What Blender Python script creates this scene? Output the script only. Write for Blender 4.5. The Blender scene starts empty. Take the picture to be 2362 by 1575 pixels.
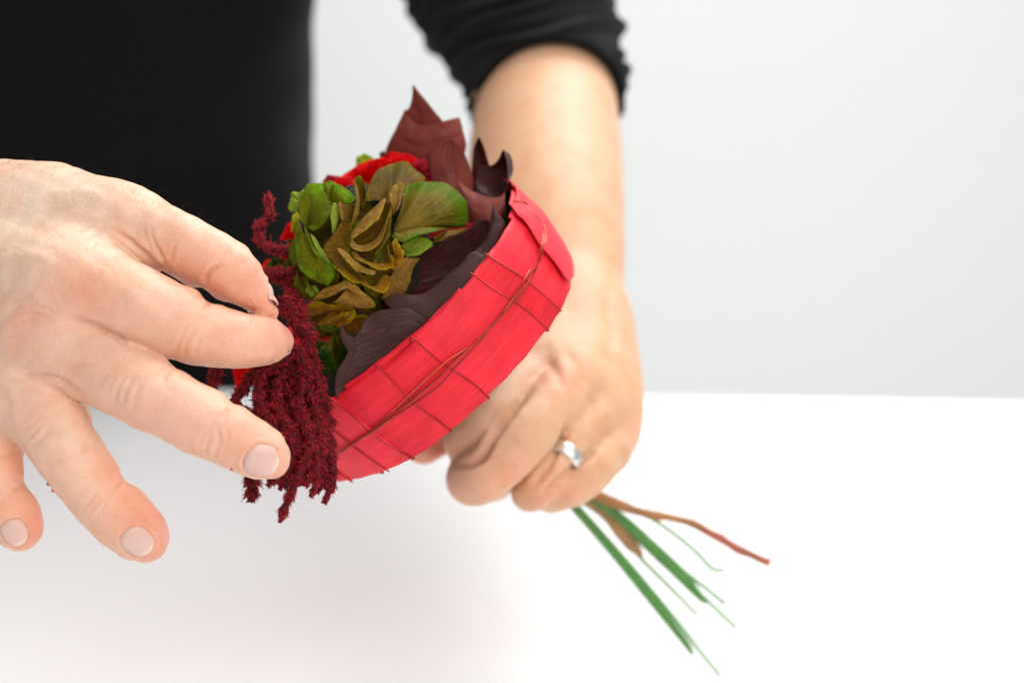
import bpy, math, random
import numpy as np
from mathutils import Vector, Matrix

sc = bpy.context.scene
COL = sc.collection
rng = np.random.default_rng(7)
random.seed(7)

# ------------------------------------------------------------------ camera
TABLE_Z = 0.75
PITCH = math.radians(18.0)
CAM_LOC = np.array([0.0, 0.0, TABLE_Z + 0.31])
FPX = 50.0 / 36.0 * 2362.0
CU, CV = 1181.0, 787.5
cam_d = bpy.data.cameras.new('camera')
cam_d.lens = 50.0
cam_d.sensor_width = 36.0
cam_d.clip_start = 0.02
cam_d.clip_end = 60.0
cam_d.dof.use_dof = True
cam_d.dof.focus_distance = 0.418
cam_d.dof.aperture_fstop = 7.0
cam = bpy.data.objects.new('camera', cam_d)
COL.objects.link(cam)
cam.location = CAM_LOC
cam.rotation_euler = (math.pi / 2 - PITCH, 0, 0)
sc.camera = cam
# camera axes in the world: right, up, forward
CR = np.array([1.0, 0, 0])
CF = np.array([0, math.cos(PITCH), -math.sin(PITCH)])
CUP = np.array([0, math.sin(PITCH), math.cos(PITCH)])


def P(u, v, d):
    """world point seen at photo pixel (u, v) at a depth of d metres"""
    return CAM_LOC + CR * ((u - CU) / FPX * d) - CUP * ((v - CV) / FPX * d) + CF * d


def DIR(x, y, z):
    """world direction from image right, image down, away from the lens"""
    w = CR * x - CUP * y + CF * z
    return w / np.linalg.norm(w)


def UV(p):
    q = np.asarray(p) - CAM_LOC
    d = q @ CF
    return CU + FPX * (q @ CR) / d, CV - FPX * (q @ CUP) / d, d


# ------------------------------------------------------------------ light
world = bpy.data.worlds.new('World')
sc.world = world
world.use_nodes = True
bg = world.node_tree.nodes['Background']
bg.inputs[0].default_value = (0.97, 0.985, 1.0, 1)
bg.inputs[1].default_value = 0.36


def area(name, loc, target, size, power, color=(1, 1, 1), sy=None):
    d = bpy.data.lights.new(name, 'AREA')
    d.energy = power
    d.color = color
    d.size = size
    if sy:
        d.shape = 'RECTANGLE'
        d.size_y = sy
    o = bpy.data.objects.new(name, d)
    COL.objects.link(o)
    o.location = loc
    v = Vector(target) - Vector(loc)
    o.rotation_euler = v.to_track_quat('-Z', 'Y').to_euler()
    return o


area('ceiling_softbox', (0.45, 1.30, TABLE_Z + 1.40), (-0.05, 0.40, TABLE_Z), 1.1, 27, (1, 0.985, 0.96))
area('window_light', (0.70, -0.85, TABLE_Z + 1.40), (0.0, 0.45, TABLE_Z + 0.10), 1.7, 27, (1, 0.99, 0.97))
area('wall_fill', (0.5, 1.2, TABLE_Z + 0.95), (0.5, 2.3, TABLE_Z - 0.1), 2.6, 7.2, (0.99, 1.0, 1.0), 0.8)  # unseen fill added to brighten the wall
area('low_wall_fill', (0.4, 1.2, TABLE_Z - 0.55), (0.4, 2.3, TABLE_Z - 0.35), 2.6, 4.2, (1.0, 1.0, 0.985), 0.4)  # unseen fill added behind the table to even out the wall

sc.view_settings.view_transform = 'Standard'
sc.view_settings.look = 'None'
sc.view_settings.exposure = 0.06
sc.view_settings.gamma = 1.0
sc.render.engine = 'CYCLES'
sc.cycles.use_denoising = True
sc.cycles.max_bounces = 8
sc.cycles.transparent_max_bounces = 8


# ------------------------------------------------------------------ helpers
def link(o, parent=None):
    COL.objects.link(o)
    if parent is not None:
        o.parent = parent
    return o


def tag(o, label, cat, group=None, kind=None):
    if label:
        o['label'] = label
    if cat:
        o['category'] = cat
    if group:
        o['group'] = group
    if kind:
        o['kind'] = kind
    return o


def mesh_obj(name, verts, faces, mat, parent=None, smooth=True, uvs=None, attrs=None, solid=0.0, subsurf=0, offset=0.0):
    me = bpy.data.meshes.new(name)
    verts = np.asarray(verts, dtype=np.float32)
    if isinstance(faces, np.ndarray):
        n, k = faces.shape
        me.vertices.add(len(verts))
        me.vertices.foreach_set('co', verts.ravel())
        me.loops.add(n * k)
        me.loops.foreach_set('vertex_index', faces.astype(np.int32).ravel())
        me.polygons.add(n)
        me.polygons.foreach_set('loop_start', np.arange(0, n * k, k, dtype=np.int32))
        me.update(calc_edges=True)
        me.validate()
    else:
        me.from_pydata([tuple(map(float, v)) for v in verts], [], faces)
        me.update()
    if uvs is not None:
        uvs = np.asarray(uvs, dtype=np.float32)
        lay = me.uv_layers.new(name='UVMap')
        idx = np.empty(len(me.loops), dtype=np.int32)
        me.loops.foreach_get('vertex_index', idx)
        lay.data.foreach_set('uv', uvs[idx].ravel())
    if attrs:
        for k, a in attrs.items():
            a = np.asarray(a, dtype=np.float32)
            if a.ndim == 1:
                at = me.attributes.new(k, 'FLOAT', 'POINT')
                at.data.foreach_set('value', a)
            else:
                at = me.attributes.new(k, 'FLOAT_COLOR', 'POINT')
                c4 = np.ones((len(a), 4), dtype=np.float32)
                c4[:, :3] = a
                at.data.foreach_set('color', c4.ravel())
    if smooth:
        me.polygons.foreach_set('use_smooth', np.ones(len(me.polygons), dtype=bool))
    me.materials.append(mat)
    o = bpy.data.objects.new(name, me)
    link(o, parent)
    if solid:
        m = o.modifiers.new('thickness', 'SOLIDIFY')
        m.thickness = solid
        m.offset = offset
    if subsurf:
        m = o.modifiers.new('smooth', 'SUBSURF')
        m.levels = subsurf
        m.render_levels = subsurf
    return o


def grid_faces(n, m, closed=False):
    """n rows by m columns; closed joins the columns"""
    i = np.arange(n - 1)[:, None]
    j = np.arange(m if closed else m - 1)[None, :]
    j2 = (j + 1) % m
    a = i * m + j
    b = i * m + j2
    c = (i + 1) * m + j2
    d = (i + 1) * m + j
    return np.stack([a + 0 * b, b, c, d], -1).reshape(-1, 4)


def spline(pts, n=None, per=6):
    """centripetal-ish Catmull-Rom through rows of any width; chord-length resampled"""
    p = np.asarray(pts, float)
    if len(p) == 2:
        n = n or per
        t = np.linspace(0, 1, n)[:, None]
        return p[0] * (1 - t) + p[1] * t
    q = np.vstack([2 * p[0] - p[1], p, 2 * p[-1] - p[-2]])
    out = []
    sub = 12
    for i in range(len(p) - 1):
        p0, p1, p2, p3 = q[i], q[i + 1], q[i + 2], q[i + 3]
        t = np.linspace(0, 1, sub, endpoint=False)[:, None]
        out.append(0.5 * ((2 * p1) + (-p0 + p2) * t + (2 * p0 - 5 * p1 + 4 * p2 - p3) * t ** 2 + (-p0 + 3 * p1 - 3 * p2 + p3) * t ** 3))
    out.append(p[-1:])
    c = np.vstack(out)
    if n is None:
        n = per * (len(p) - 1) + 1
    k = min(3, c.shape[1])
    L = np.concatenate([[0], np.cumsum(np.linalg.norm(np.diff(c[:, :k], axis=0), axis=1))])
    s = np.linspace(0, L[-1], n)
    return np.stack([np.interp(s, L, c[:, i]) for i in range(c.shape[1])], 1)


def frames(path):
    t = np.gradient(path, axis=0)
    t /= np.linalg.norm(t, axis=1)[:, None] + 1e-12
    n = np.cross(t[0], [0.3, 0.5, 0.8])
    n /= np.linalg.norm(n)
    N = []
    for ti in t:
        n = n - ti * (n @ ti)
        n /= np.linalg.norm(n)
        N.append(n)
    N = np.array(N)
    return t, N, np.cross(t, N)


def tube(path, radii, seg=8, cap=True):
    path = np.asarray(path)
    n = len(path)
    radii = np.broadcast_to(np.asarray(radii, float), (n,))
    t, N, B = frames(path)
    a = np.linspace(0, 2 * np.pi, seg, endpoint=False)
    v = path[:, None] + radii[:, None, None] * (np.cos(a)[None, :, None] * N[:, None] + np.sin(a)[None, :, None] * B[:, None])
    v = v.reshape(-1, 3)
    f = [tuple(x) for x in grid_faces(n, seg, True)]
    if cap:
        f.append(tuple(range(seg - 1, -1, -1)))
        f.append(tuple((n - 1) * seg + i for i in range(seg)))
    return v, f


# ------------------------------------------------------------------ materials
def new_mat(name):
    m = bpy.data.materials.new(name)
    m.use_nodes = True
    nt = m.node_tree
    return m, nt, nt.nodes, nt.links, nt.nodes['Principled BSDF']


def ramp(nodes, stops):
    r = nodes.new('ShaderNodeValToRGB')
    e = r.color_ramp.elements
    while len(e) < len(stops):
        e.new(0.5)
    for x, (pos, c) in zip(e, stops):
        x.position = pos
        x.color = (*c, 1)
    return r


def mixc(nt, fac, a, b, mode='MIX'):
    m = nt.nodes.new('ShaderNodeMix')
    m.data_type = 'RGBA'
    m.blend_type = mode
    for s, v in ((m.inputs[0], fac), (m.inputs[6], a), (m.inputs[7], b)):
        if hasattr(v, 'is_linked'):
            nt.links.new(v, s)
        elif isinstance(v, (int, float)):
            s.default_value = v
        else:
            s.default_value = (*v, 1)
    return m.outputs[2]


def noise(nt, vec, scale, detail=4, rough=0.55):
    n = nt.nodes.new('ShaderNodeTexNoise')
    n.inputs['Scale'].default_value = scale
    n.inputs['Detail'].default_value = detail
    n.inputs['Roughness'].default_value = rough
    if vec is not None:
        nt.links.new(vec, n.inputs['Vector'])
    return n.outputs[0]


def mapping(nt, out, scale):
    m = nt.nodes.new('ShaderNodeMapping')
    m.inputs['Scale'].default_value = scale
    nt.links.new(out, m.inputs['Vector'])
    return m.outputs[0]


def bump(nt, height, strength, dist, normal=None):
    b = nt.nodes.new('ShaderNodeBump')
    b.inputs['Strength'].default_value = strength
    b.inputs['Distance'].default_value = dist
    nt.links.new(height, b.inputs['Height'])
    if normal is not None:
        nt.links.new(normal, b.inputs['Normal'])
    return b.outputs[0]


def math_node(nt, op, a, b=None):
    m = nt.nodes.new('ShaderNodeMath')
    m.operation = op
    for s, v in zip(m.inputs, (a, b)):
        if v is None:
            continue
        if hasattr(v, 'is_linked'):
            nt.links.new(v, s)
        else:
            s.default_value = v
    return m.outputs[0]


def plain(name, color, rough=0.5, metal=0.0, nscale=60, namp=0.12, bmp=0.1, bdist=0.0005):
    m, nt, nodes, links, bs = new_mat(name)
    tc = nodes.new('ShaderNodeTexCoord').outputs['Object']
    n = noise(nt, tc, nscale, 5)
    dark = tuple(c * (1 - namp) for c in color)
    lite = tuple(min(1, c * (1 + namp)) for c in color)
    r = ramp(nodes, [(0.3, dark), (0.7, lite)])
    links.new(n, r.inputs[0])
    links.new(r.outputs[0], bs.inputs['Base Color'])
    bs.inputs['Roughness'].default_value = rough
    bs.inputs['Metallic'].default_value = metal
    if bmp:
        links.new(bump(nt, n, bmp, bdist), bs.inputs['Normal'])
    return m


def skin_material():
    m, nt, nodes, links, bs = new_mat('skin')
    tc = nodes.new('ShaderNodeTexCoord').outputs['Object']
    at = nodes.new('ShaderNodeAttribute')
    at.attribute_name = 'tint'
    col = at.outputs['Color']
    mott = noise(nt, tc, 95, 4, 0.6)
    r1 = ramp(nodes, [(0.3, (0.93, 0.78, 0.70)), (0.55, (1, 1, 1)), (0.75, (1.0, 1.0, 0.96))])
    links.new(mott, r1.inputs[0])
    col = mixc(nt, 0.75, col, r1.outputs[0], 'MULTIPLY')
    pores = noise(nt, tc, 900, 3, 0.6)
    r2 = ramp(nodes, [(0.30, (0.88, 0.78, 0.72)), (0.5, (1, 1, 1))])
    links.new(pores, r2.inputs[0])
    col = mixc(nt, 0.4, col, r2.outputs[0], 'MULTIPLY')
    links.new(col, bs.inputs['Base Color'])
    bs.inputs['Roughness'].default_value = 0.46
    bs.inputs['Specular IOR Level'].default_value = 0.42
    bs.inputs['Subsurface Weight'].default_value = 0.55
    bs.inputs['Subsurface Radius'].default_value = (1.0, 0.36, 0.2)
    bs.inputs['Subsurface Scale'].default_value = 0.0016
    # fine cross-hatched relief of the skin
    vor = nodes.new('ShaderNodeTexVoronoi')
    vor.feature = 'DISTANCE_TO_EDGE'
    vor.inputs['Scale'].default_value = 850
    warp = nodes.new('ShaderNodeTexNoise')
    warp.inputs['Scale'].default_value = 260
    links.new(tc, warp.inputs['Vector'])
    va = nodes.new('ShaderNodeVectorMath')
    va.operation = 'MULTIPLY_ADD'
    links.new(warp.outputs['Color'], va.inputs[0])
    va.inputs[1].default_value = (0.003, 0.003, 0.003)
    links.new(tc, va.inputs[2])
    links.new(va.outputs[0], vor.inputs['Vector'])
    h1 = math_node(nt, 'MINIMUM', vor.outputs['Distance'], 0.25)
    n1 = bump(nt, h1, 0.34, 0.0006)
    h2 = noise(nt, tc, 330, 5, 0.62)
    n2 = bump(nt, h2, 0.16, 0.0010, n1)
    links.new(n2, bs.inputs['Normal'])
    return m


def nail_material():
    m, nt, nodes, links, bs = new_mat('nail')
    uv = nodes.new('ShaderNodeUVMap').outputs[0]
    sep = nodes.new('ShaderNodeSeparateXYZ')
    links.new(uv, sep.inputs[0])
    r = ramp(nodes, [(0.0, (0.72, 0.42, 0.32)), (0.10, (0.72, 0.47, 0.38)), (0.28, (0.78, 0.49, 0.41)), (0.84, (0.79, 0.49, 0.41)), (0.92, (0.80, 0.62, 0.47)), (1.0, (0.82, 0.68, 0.50))])
    links.new(sep.outputs[1], r.inputs[0])
    links.new(r.outputs[0], bs.inputs['Base Color'])
    st = noise(nt, mapping(nt, uv, (60, 1.2, 1)), 1.0, 3)
    links.new(bump(nt, st, 0.12, 0.0004), bs.inputs['Normal'])
    bs.inputs['Roughness'].default_value = 0.33
    bs.inputs['Subsurface Weight'].default_value = 0.3
    bs.inputs['Subsurface Radius'].default_value = (1, 0.5, 0.4)
    bs.inputs['Subsurface Scale'].default_value = 0.001
    return m


def petal_material(name, body, rim, vein, rim_at=0.72, transl=0.16, rough=0.55, mottle=None):
    """v of the UV map runs from the base (0) to the rim (1); u runs across"""
    m, nt, nodes, links, bs = new_mat(name)
    uv = nodes.new('ShaderNodeUVMap').outputs[0]
    sep = nodes.new('ShaderNodeSeparateXYZ')
    links.new(uv, sep.inputs[0])
    tc = nodes.new('ShaderNodeTexCoord').outputs['Object']
    big = noise(nt, tc, 130, 4, 0.6)
    v = math_node(nt, 'ADD', sep.outputs[1], math_node(nt, 'MULTIPLY', math_node(nt, 'SUBTRACT', big, 0.5), 0.5))
    r = ramp(nodes, [(0.0, body), (rim_at, body), (min(0.995, rim_at + 0.24), rim)])
    links.new(v, r.inputs[0])
    col = r.outputs[0]
    if mottle:
        n2 = noise(nt, tc, 75, 3, 0.6)
        rm = ramp(nodes, [(0.42, (0, 0, 0)), (0.62, (1, 1, 1))])
        links.new(n2, rm.inputs[0])
        col = mixc(nt, rm.outputs[0], col, mottle)
    # branching veins: noise stretched from base to rim
    vs = noise(nt, mapping(nt, uv, (22, 1.6, 1)), 1.0, 5, 0.6)
    rv = ramp(nodes, [(0.44, (0, 0, 0)), (0.495, (1, 1, 1)), (0.55, (0, 0, 0))])
    links.new(vs, rv.inputs[0])
    col = mixc(nt, math_node(nt, 'MULTIPLY', rv.outputs[0], 0.6), col, vein)
    fine = noise(nt, tc, 900, 4, 0.7)
    rf = ramp(nodes, [(0.32, (0.55, 0.55, 0.55)), (0.62, (1.12, 1.12, 1.12))])
    links.new(fine, rf.inputs[0])
    col = mixc(nt, 0.55, col, rf.outputs[0], 'MULTIPLY')
    links.new(col, bs.inputs['Base Color'])
    bs.inputs['Roughness'].default_value = rough
    bs.inputs['Specular IOR Level'].default_value = 0.07
    nb = bump(nt, rv.outputs[0], 0.3, 0.0006)
    nb = bump(nt, fine, 0.18, 0.0006, nb)
    links.new(nb, bs.inputs['Normal'])
    tr = nodes.new('ShaderNodeBsdfTranslucent')
    links.new(col, tr.inputs[0])
    mx = nodes.new('ShaderNodeMixShader')
    mx.inputs[0].default_value = transl
    links.new(bs.outputs[0], mx.inputs[1])
    links.new(tr.outputs[0], mx.inputs[2])
    links.new(mx.outputs[0], nodes['Material Output'].inputs[0])
    return m


def leaf_material(name, a, b, rough=0.38, sheen=0.0):
    m, nt, nodes, links, bs = new_mat(name)
    uv = nodes.new('ShaderNodeUVMap').outputs[0]
    tc = nodes.new('ShaderNodeTexCoord').outputs['Object']
    n = noise(nt, tc, 70, 4, 0.6)
    r = ramp(nodes, [(0.3, a), (0.7, b)])
    links.new(n, r.inputs[0])
    col = r.outputs[0]
    fine = noise(nt, tc, 1300, 3, 0.6)
    rf = ramp(nodes, [(0.3, (0.75, 0.75, 0.75)), (0.6, (1.08, 1.08, 1.08))])
    links.new(fine, rf.inputs[0])
    col = mixc(nt, 0.5, col, rf.outputs[0], 'MULTIPLY')
    vs = noise(nt, mapping(nt, uv, (3.0, 16, 1)), 1.0, 4, 0.6)
    rv = ramp(nodes, [(0.45, (0, 0, 0)), (0.497, (1, 1, 1)), (0.545, (0, 0, 0))])
    links.new(vs, rv.inputs[0])
    col = mixc(nt, math_node(nt, 'MULTIPLY', rv.outputs[0], 0.45), col, tuple(c * 0.5 for c in a))
    links.new(col, bs.inputs['Base Color'])
    bs.inputs['Roughness'].default_value = rough
    bs.inputs['Specular IOR Level'].default_value = 0.24
    nb = bump(nt, rv.outputs[0], 0.4, 0.0005)
    nb = bump(nt, fine, 0.1, 0.0003, nb)
    links.new(nb, bs.inputs['Normal'])
    tr = nodes.new('ShaderNodeBsdfTranslucent')
    tcol = mixc(nt, 1.0, col, (3.0, 1.6, 1.2), 'MULTIPLY')
    links.new(tcol, tr.inputs[0])
    mx = nodes.new('ShaderNodeMixShader')
    mx.inputs[0].default_value = 0.22
    links.new(bs.outputs[0], mx.inputs[1])
    links.new(tr.outputs[0], mx.inputs[2])
    links.new(mx.outputs[0], nodes['Material Output'].inputs[0])
    return m


def veneer_material(name='red_veneer', tone=1.0):
    m, nt, nodes, links, bs = new_mat(name)
    uv = nodes.new('ShaderNodeUVMap').outputs[0]     # metres: u round the ring, v across it
    g = noise(nt, mapping(nt, uv, (70, 2600, 1)), 1.0, 5, 0.65)
    g2 = noise(nt, mapping(nt, uv, (26, 330, 1)), 1.0, 4, 0.6)
    r = ramp(nodes, [(0.30, (0.72 * tone, 0.006, 0.018)), (0.5, (0.92 * tone, 0.018, 0.040)), (0.72, (0.96 * tone, 0.044, 0.064))])
    oi = nodes.new('ShaderNodeObjectInfo')
    shift = math_node(nt, 'MULTIPLY', math_node(nt, 'SUBTRACT', oi.outputs['Random'], 0.5), 0.24)
    links.new(math_node(nt, 'ADD', math_node(nt, 'ADD', math_node(nt, 'MULTIPLY', g, 0.55), math_node(nt, 'MULTIPLY', g2, 0.45)), shift), r.inputs[0])
    blot = noise(nt, mapping(nt, uv, (60, 90, 1)), 1.0, 5, 0.6)
    rb = ramp(nodes, [(0.34, (0.74, 0.52, 0.58)), (0.6, (1, 1, 1))])
    links.new(blot, rb.inputs[0])
    col = mixc(nt, 0.8, r.outputs[0], rb.outputs[0], 'MULTIPLY')
    # dark short pores
    po = noise(nt, mapping(nt, uv, (300, 2200, 1)), 1.0, 2, 0.5)
    rp = ramp(nodes, [(0.24, (0.62, 0.4, 0.45)), (0.31, (1, 1, 1))])
    links.new(po, rp.inputs[0])
    col = mixc(nt, 0.8, col, rp.outputs[0], 'MULTIPLY')
    links.new(col, bs.inputs['Base Color'])
    bs.inputs['Roughness'].default_value = 0.52
    bs.inputs['Specular IOR Level'].default_value = 0.35
    links.new(bump(nt, g, 0.35, 0.0004), bs.inputs['Normal'])
    return m


def bristle_material(name='amaranth'):
    m, nt, nodes, links, bs = new_mat(name)
    at = nodes.new('ShaderNodeAttribute')
    at.attribute_name = 'shade'
    r = ramp(nodes, [(0.0, (0.035, 0.001, 0.002)), (0.32, (0.23, 0.007, 0.012)), (0.68, (0.50, 0.020, 0.034)), (1.0, (0.70, 0.10, 0.09))])
    links.new(at.outputs['Fac'], r.inputs[0])
    links.new(r.outputs[0], bs.inputs['Base Color'])
    bs.inputs['Roughness'].default_value = 0.6
    bs.inputs['Specular IOR Level'].default_value = 0.2
    return m


def fabric_material():
    m, nt, nodes, links, bs = new_mat('black_jersey')
    tc = nodes.new('ShaderNodeTexCoord').outputs['Object']
    n = noise(nt, tc, 1200, 3)
    r = ramp(nodes, [(0.3, (0.0025, 0.0023, 0.0023)), (0.7, (0.0055, 0.005, 0.005))])
    links.new(n, r.inputs[0])
    links.new(r.outputs[0], bs.inputs['Base Color'])
    bs.inputs['Roughness'].default_value = 0.95
    bs.inputs['Specular IOR Level'].default_value = 0.15
    bs.inputs['Sheen Weight'].default_value = 0.05
    links.new(bump(nt, n, 0.3, 0.0006), bs.inputs['Normal'])
    return m


def wall_material(name, c, s=1.2):
    m, nt, nodes, links, bs = new_mat(name)
    tc = nodes.new('ShaderNodeTexCoord').outputs['Object']
    n = noise(nt, tc, s, 4)
    r = ramp(nodes, [(0.3, tuple(x * 0.985 for x in c)), (0.7, c)])
    links.new(n, r.inputs[0])
    links.new(r.outputs[0], bs.inputs['Base Color'])
    bs.inputs['Roughness'].default_value = 0.85
    fine = noise(nt, tc, 180, 4)
    links.new(bump(nt, fine, 0.05, 0.002), bs.inputs['Normal'])
    return m


def table_material():
    m, nt, nodes, links, bs = new_mat('white_laminate')
    tc = nodes.new('ShaderNodeTexCoord').outputs['Object']
    n = noise(nt, tc, 9, 5)
    r = ramp(nodes, [(0.3, (0.89, 0.895, 0.92)), (0.7, (0.91, 0.915, 0.94))])
    links.new(n, r.inputs[0])
    # scattered pale water marks
    v = nodes.new('ShaderNodeTexVoronoi')
    v.inputs['Scale'].default_value = 38
    links.new(tc, v.inputs['Vector'])
    rv = ramp(nodes, [(0.10, (1, 1, 1)), (0.135, (0.965, 0.965, 0.965)), (0.16, (1, 1, 1))])
    links.new(v.outputs['Distance'], rv.inputs[0])
    msk = noise(nt, tc, 3.0, 2)
    rm = ramp(nodes, [(0.52, (0, 0, 0)), (0.6, (1, 1, 1))])
    links.new(msk, rm.inputs[0])
    links.new(mixc(nt, rm.outputs[0], r.outputs[0], mixc(nt, 1.0, r.outputs[0], rv.outputs[0], 'MULTIPLY')), bs.inputs['Base Color'])
    bs.inputs['Roughness'].default_value = 0.42
    bs.inputs['Specular IOR Level'].default_value = 0.4
    return m


M_SKIN = skin_material()
M_NAIL = nail_material()
M_SHIRT = fabric_material()
M_WALL = wall_material('wall_paint', (0.80, 0.815, 0.81))
M_FLOOR = wall_material('floor_grey', (0.5, 0.5, 0.5))
M_TABLE = table_material()
M_VEN = veneer_material()
M_WIRE = plain('copper_red_wire', (0.36, 0.022, 0.020), 0.38, 0.5, 300, 0.2, 0)
M_WIRE2 = plain('orange_copper_wire', (0.66, 0.105, 0.050), 0.3, 0.55, 300, 0.2, 0)
M_AMA = bristle_material()
M_SILVER = plain('silver', (0.80, 0.79, 0.76), 0.38, 1.0, 400, 0.05, 0.05)
M_HAIR = plain('dark_hair', (0.035, 0.022, 0.015), 0.5, 0, 100, 0.1, 0)
BROWN = (0.20, 0.105, 0.022)
M_PET = {
    'brown': petal_material('petal_brown', (0.185, 0.088, 0.007), (0.21, 0.185, 0.005), (0.05, 0.024, 0.003), 0.80, mottle=(0.115, 0.080, 0.005)),
    'tan': petal_material('petal_tan', (0.38, 0.200, 0.045), (0.35, 0.28, 0.012), (0.12, 0.05, 0.008), 0.82, mottle=(0.28, 0.14, 0.018)),
    'olive': petal_material('petal_olive', (0.190, 0.112, 0.008), (0.080, 0.165, 0.001), (0.29, 0.20, 0.040), 0.60, mottle=(0.095, 0.076, 0.003)),
    'green': petal_material('petal_green', (0.200, 0.200, 0.005), (0.175, 0.340, 0.002), (0.065, 0.075, 0.002), 0.58, mottle=(0.110, 0.125, 0.003)),
    'lime': petal_material('petal_lime', (0.27, 0.36, 0.03), (0.26, 0.48, 0.004), (0.36, 0.40, 0.06), 0.7),
    'amber': petal_material('petal_amber', (0.34, 0.150, 0.007), (0.38, 0.27, 0.005), (0.12, 0.05, 0.003), 0.75),
    'red': petal_material('petal_red', (0.90, 0.003, 0.003), (0.92, 0.006, 0.010), (0.5, 0.003, 0.008), 0.6, 0.35),
    'crimson': petal_material('petal_crimson', (0.42, 0.006, 0.018), (0.50, 0.02, 0.035), (0.2, 0.004, 0.01), 0.6, 0.3),
    'yellow': petal_material('petal_yellow', (0.62, 0.50, 0.01), (0.5, 0.5, 0.02), (0.4, 0.3, 0.01), 0.6, 0.3),
    'dark_green': petal_material('leaf_dark_green', (0.028, 0.070, 0.006), (0.05, 0.13, 0.008), (0.02, 0.05, 0.004), 0.6, 0.2, 0.4),
}
M_LEAF = leaf_material('leaf_russet', (0.170, 0.021, 0.011), (0.290, 0.050, 0.027), 0.34)
M_LEAF_SHADE = leaf_material('leaf_maroon_shade', (0.050, 0.0065, 0.005), (0.088, 0.013, 0.009), 0.45)  # maroon leaf darkened for the hollows, shade put into its colour
M_LEAF_P = leaf_material('leaf_plum_grey', (0.078, 0.030, 0.027), (0.112, 0.048, 0.043), 0.5)
M_SHADE_BALL = plain('shade_ball', (0.020, 0.013, 0.004), 0.9, 0, 300, 0.4, 0.6, 0.002)  # near-black, stands in for shade between the petals
M_SHADE_FILL = plain('shade_fill', (0.010, 0.010, 0.004), 0.9, 0, 400, 0.5, 0.8, 0.002)  # near-black, stands in for shade deep in the collar
M_STEM = plain('green_florist_wire', (0.075, 0.235, 0.045), 0.45, 0, 200, 0.2, 0.1)
M_STEM2 = plain('pale_green_stem', (0.10, 0.31, 0.075), 0.5, 0, 200, 0.15, 0.1)
M_TWIG = plain('twig_bark', (0.36, 0.16, 0.055), 0.65, 0, 120, 0.3, 0.4)
M_TWIG_R = plain('twig_red_bark', (0.40, 0.10, 0.05), 0.6, 0, 120, 0.3, 0.4)
M_KRAFT = plain('kraft_sheath', (0.44, 0.24, 0.10), 0.7, 0, 90, 0.2, 0.3)

# ------------------------------------------------------------------ setting
def slab(name, x0, x1, y0, y1, z0, z1, mat, bev=0.0, rotz=0.0, piv=(0, 0)):
    v = np.array([(x, y, z) for z in (z0, z1) for y in (y0, y1) for x in (x0, x1)], float)
    f = [(0, 2, 3, 1), (4, 5, 7, 6), (0, 1, 5, 4), (2, 6, 7, 3), (0, 4, 6, 2), (1, 3, 7, 5)]
    if rotz:
        c, s = math.cos(rotz), math.sin(rotz)
        q = v[:, :2] - piv
        v[:, :2] = np.stack([q[:, 0] * c - q[:, 1] * s, q[:, 0] * s + q[:, 1] * c], 1) + piv
    o = mesh_obj(name, v, f, mat, smooth=False)
    if bev:
        b = o.modifiers.new('edge', 'BEVEL')
        b.width = bev
        b.segments = 3
    return o


wall = slab('wall', -4, 4, 2.3, 2.4, 0, 3.2, M_WALL)
wall['kind'] = 'structure'
floor = slab('floor', -4, 4, -2, 2.3, -0.05, 0.0, M_FLOOR)
floor['kind'] = 'structure'
table = bpy.data.objects.new('work_table', None)
link(table)
tag(table, 'plain white work table top under the hands and bouquet', 'table')
EDGE_Y = 0.31 / math.tan(PITCH + math.atan((908 - CV) / FPX))
ROT = math.radians(-2.6)
PIV = (0.22, EDGE_Y)
tt = slab('table_top', -1.3, 1.5, -0.30, EDGE_Y, TABLE_Z - 0.03, TABLE_Z, M_TABLE, 0.012, ROT, PIV)
tt.parent = table
for lx in (-1.2, 1.4):
    for ly in (-0.2, EDGE_Y - 0.08):
        lg = slab('leg', lx - 0.025, lx + 0.025, ly - 0.025, ly + 0.025, 0, TABLE_Z - 0.0305, M_TABLE, 0.002, ROT, PIV)
        lg.parent = table


# ------------------------------------------------------------------ implicit body modelling
class Chain:
    """a tapering limb: rows (u, v, depth, radius in photo pixels) -> round-cone segments in metres"""

    def __init__(self, rows, per=4):
        r = np.array(rows, float)
        w = np.array([[*P(a, b, c), rad / FPX * c] for a, b, c, rad in r])
        s = spline(w, per=per) if len(w) > 2 else w
        self.A, self.B = s[:-1, :3], s[1:, :3]
        self.ra, self.rb = s[:-1, 3], s[1:, 3]
        self.pts = s

    def near(self, c, R):
        ba = self.B - self.A
        h = np.clip(((c - self.A) * ba).sum(1) / ((ba ** 2).sum(1) + 1e-12), 0, 1)
        d = np.linalg.norm(c - self.A - ba * h[:, None], axis=1) - (self.ra + (self.rb - self.ra) * h)
        return d

    def ev(self, X, sel):
        out = None
        for i in sel:
            a = self.A[i]
            ba = self.B[i] - a
            pa = X - a
            h = np.clip(pa @ ba / (ba @ ba + 1e-12), 0, 1)
            d = np.sqrt(((pa - h[:, None] * ba) ** 2).sum(1)) - (self.ra[i] + (self.rb[i] - self.ra[i]) * h)
            out = d if out is None else np.minimum(out, d)
        return out


def smin(a, b, k):
    h = np.maximum(k - np.abs(a - b), 0) / k
    return np.minimum(a, b) - h * h * k * 0.25


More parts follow.
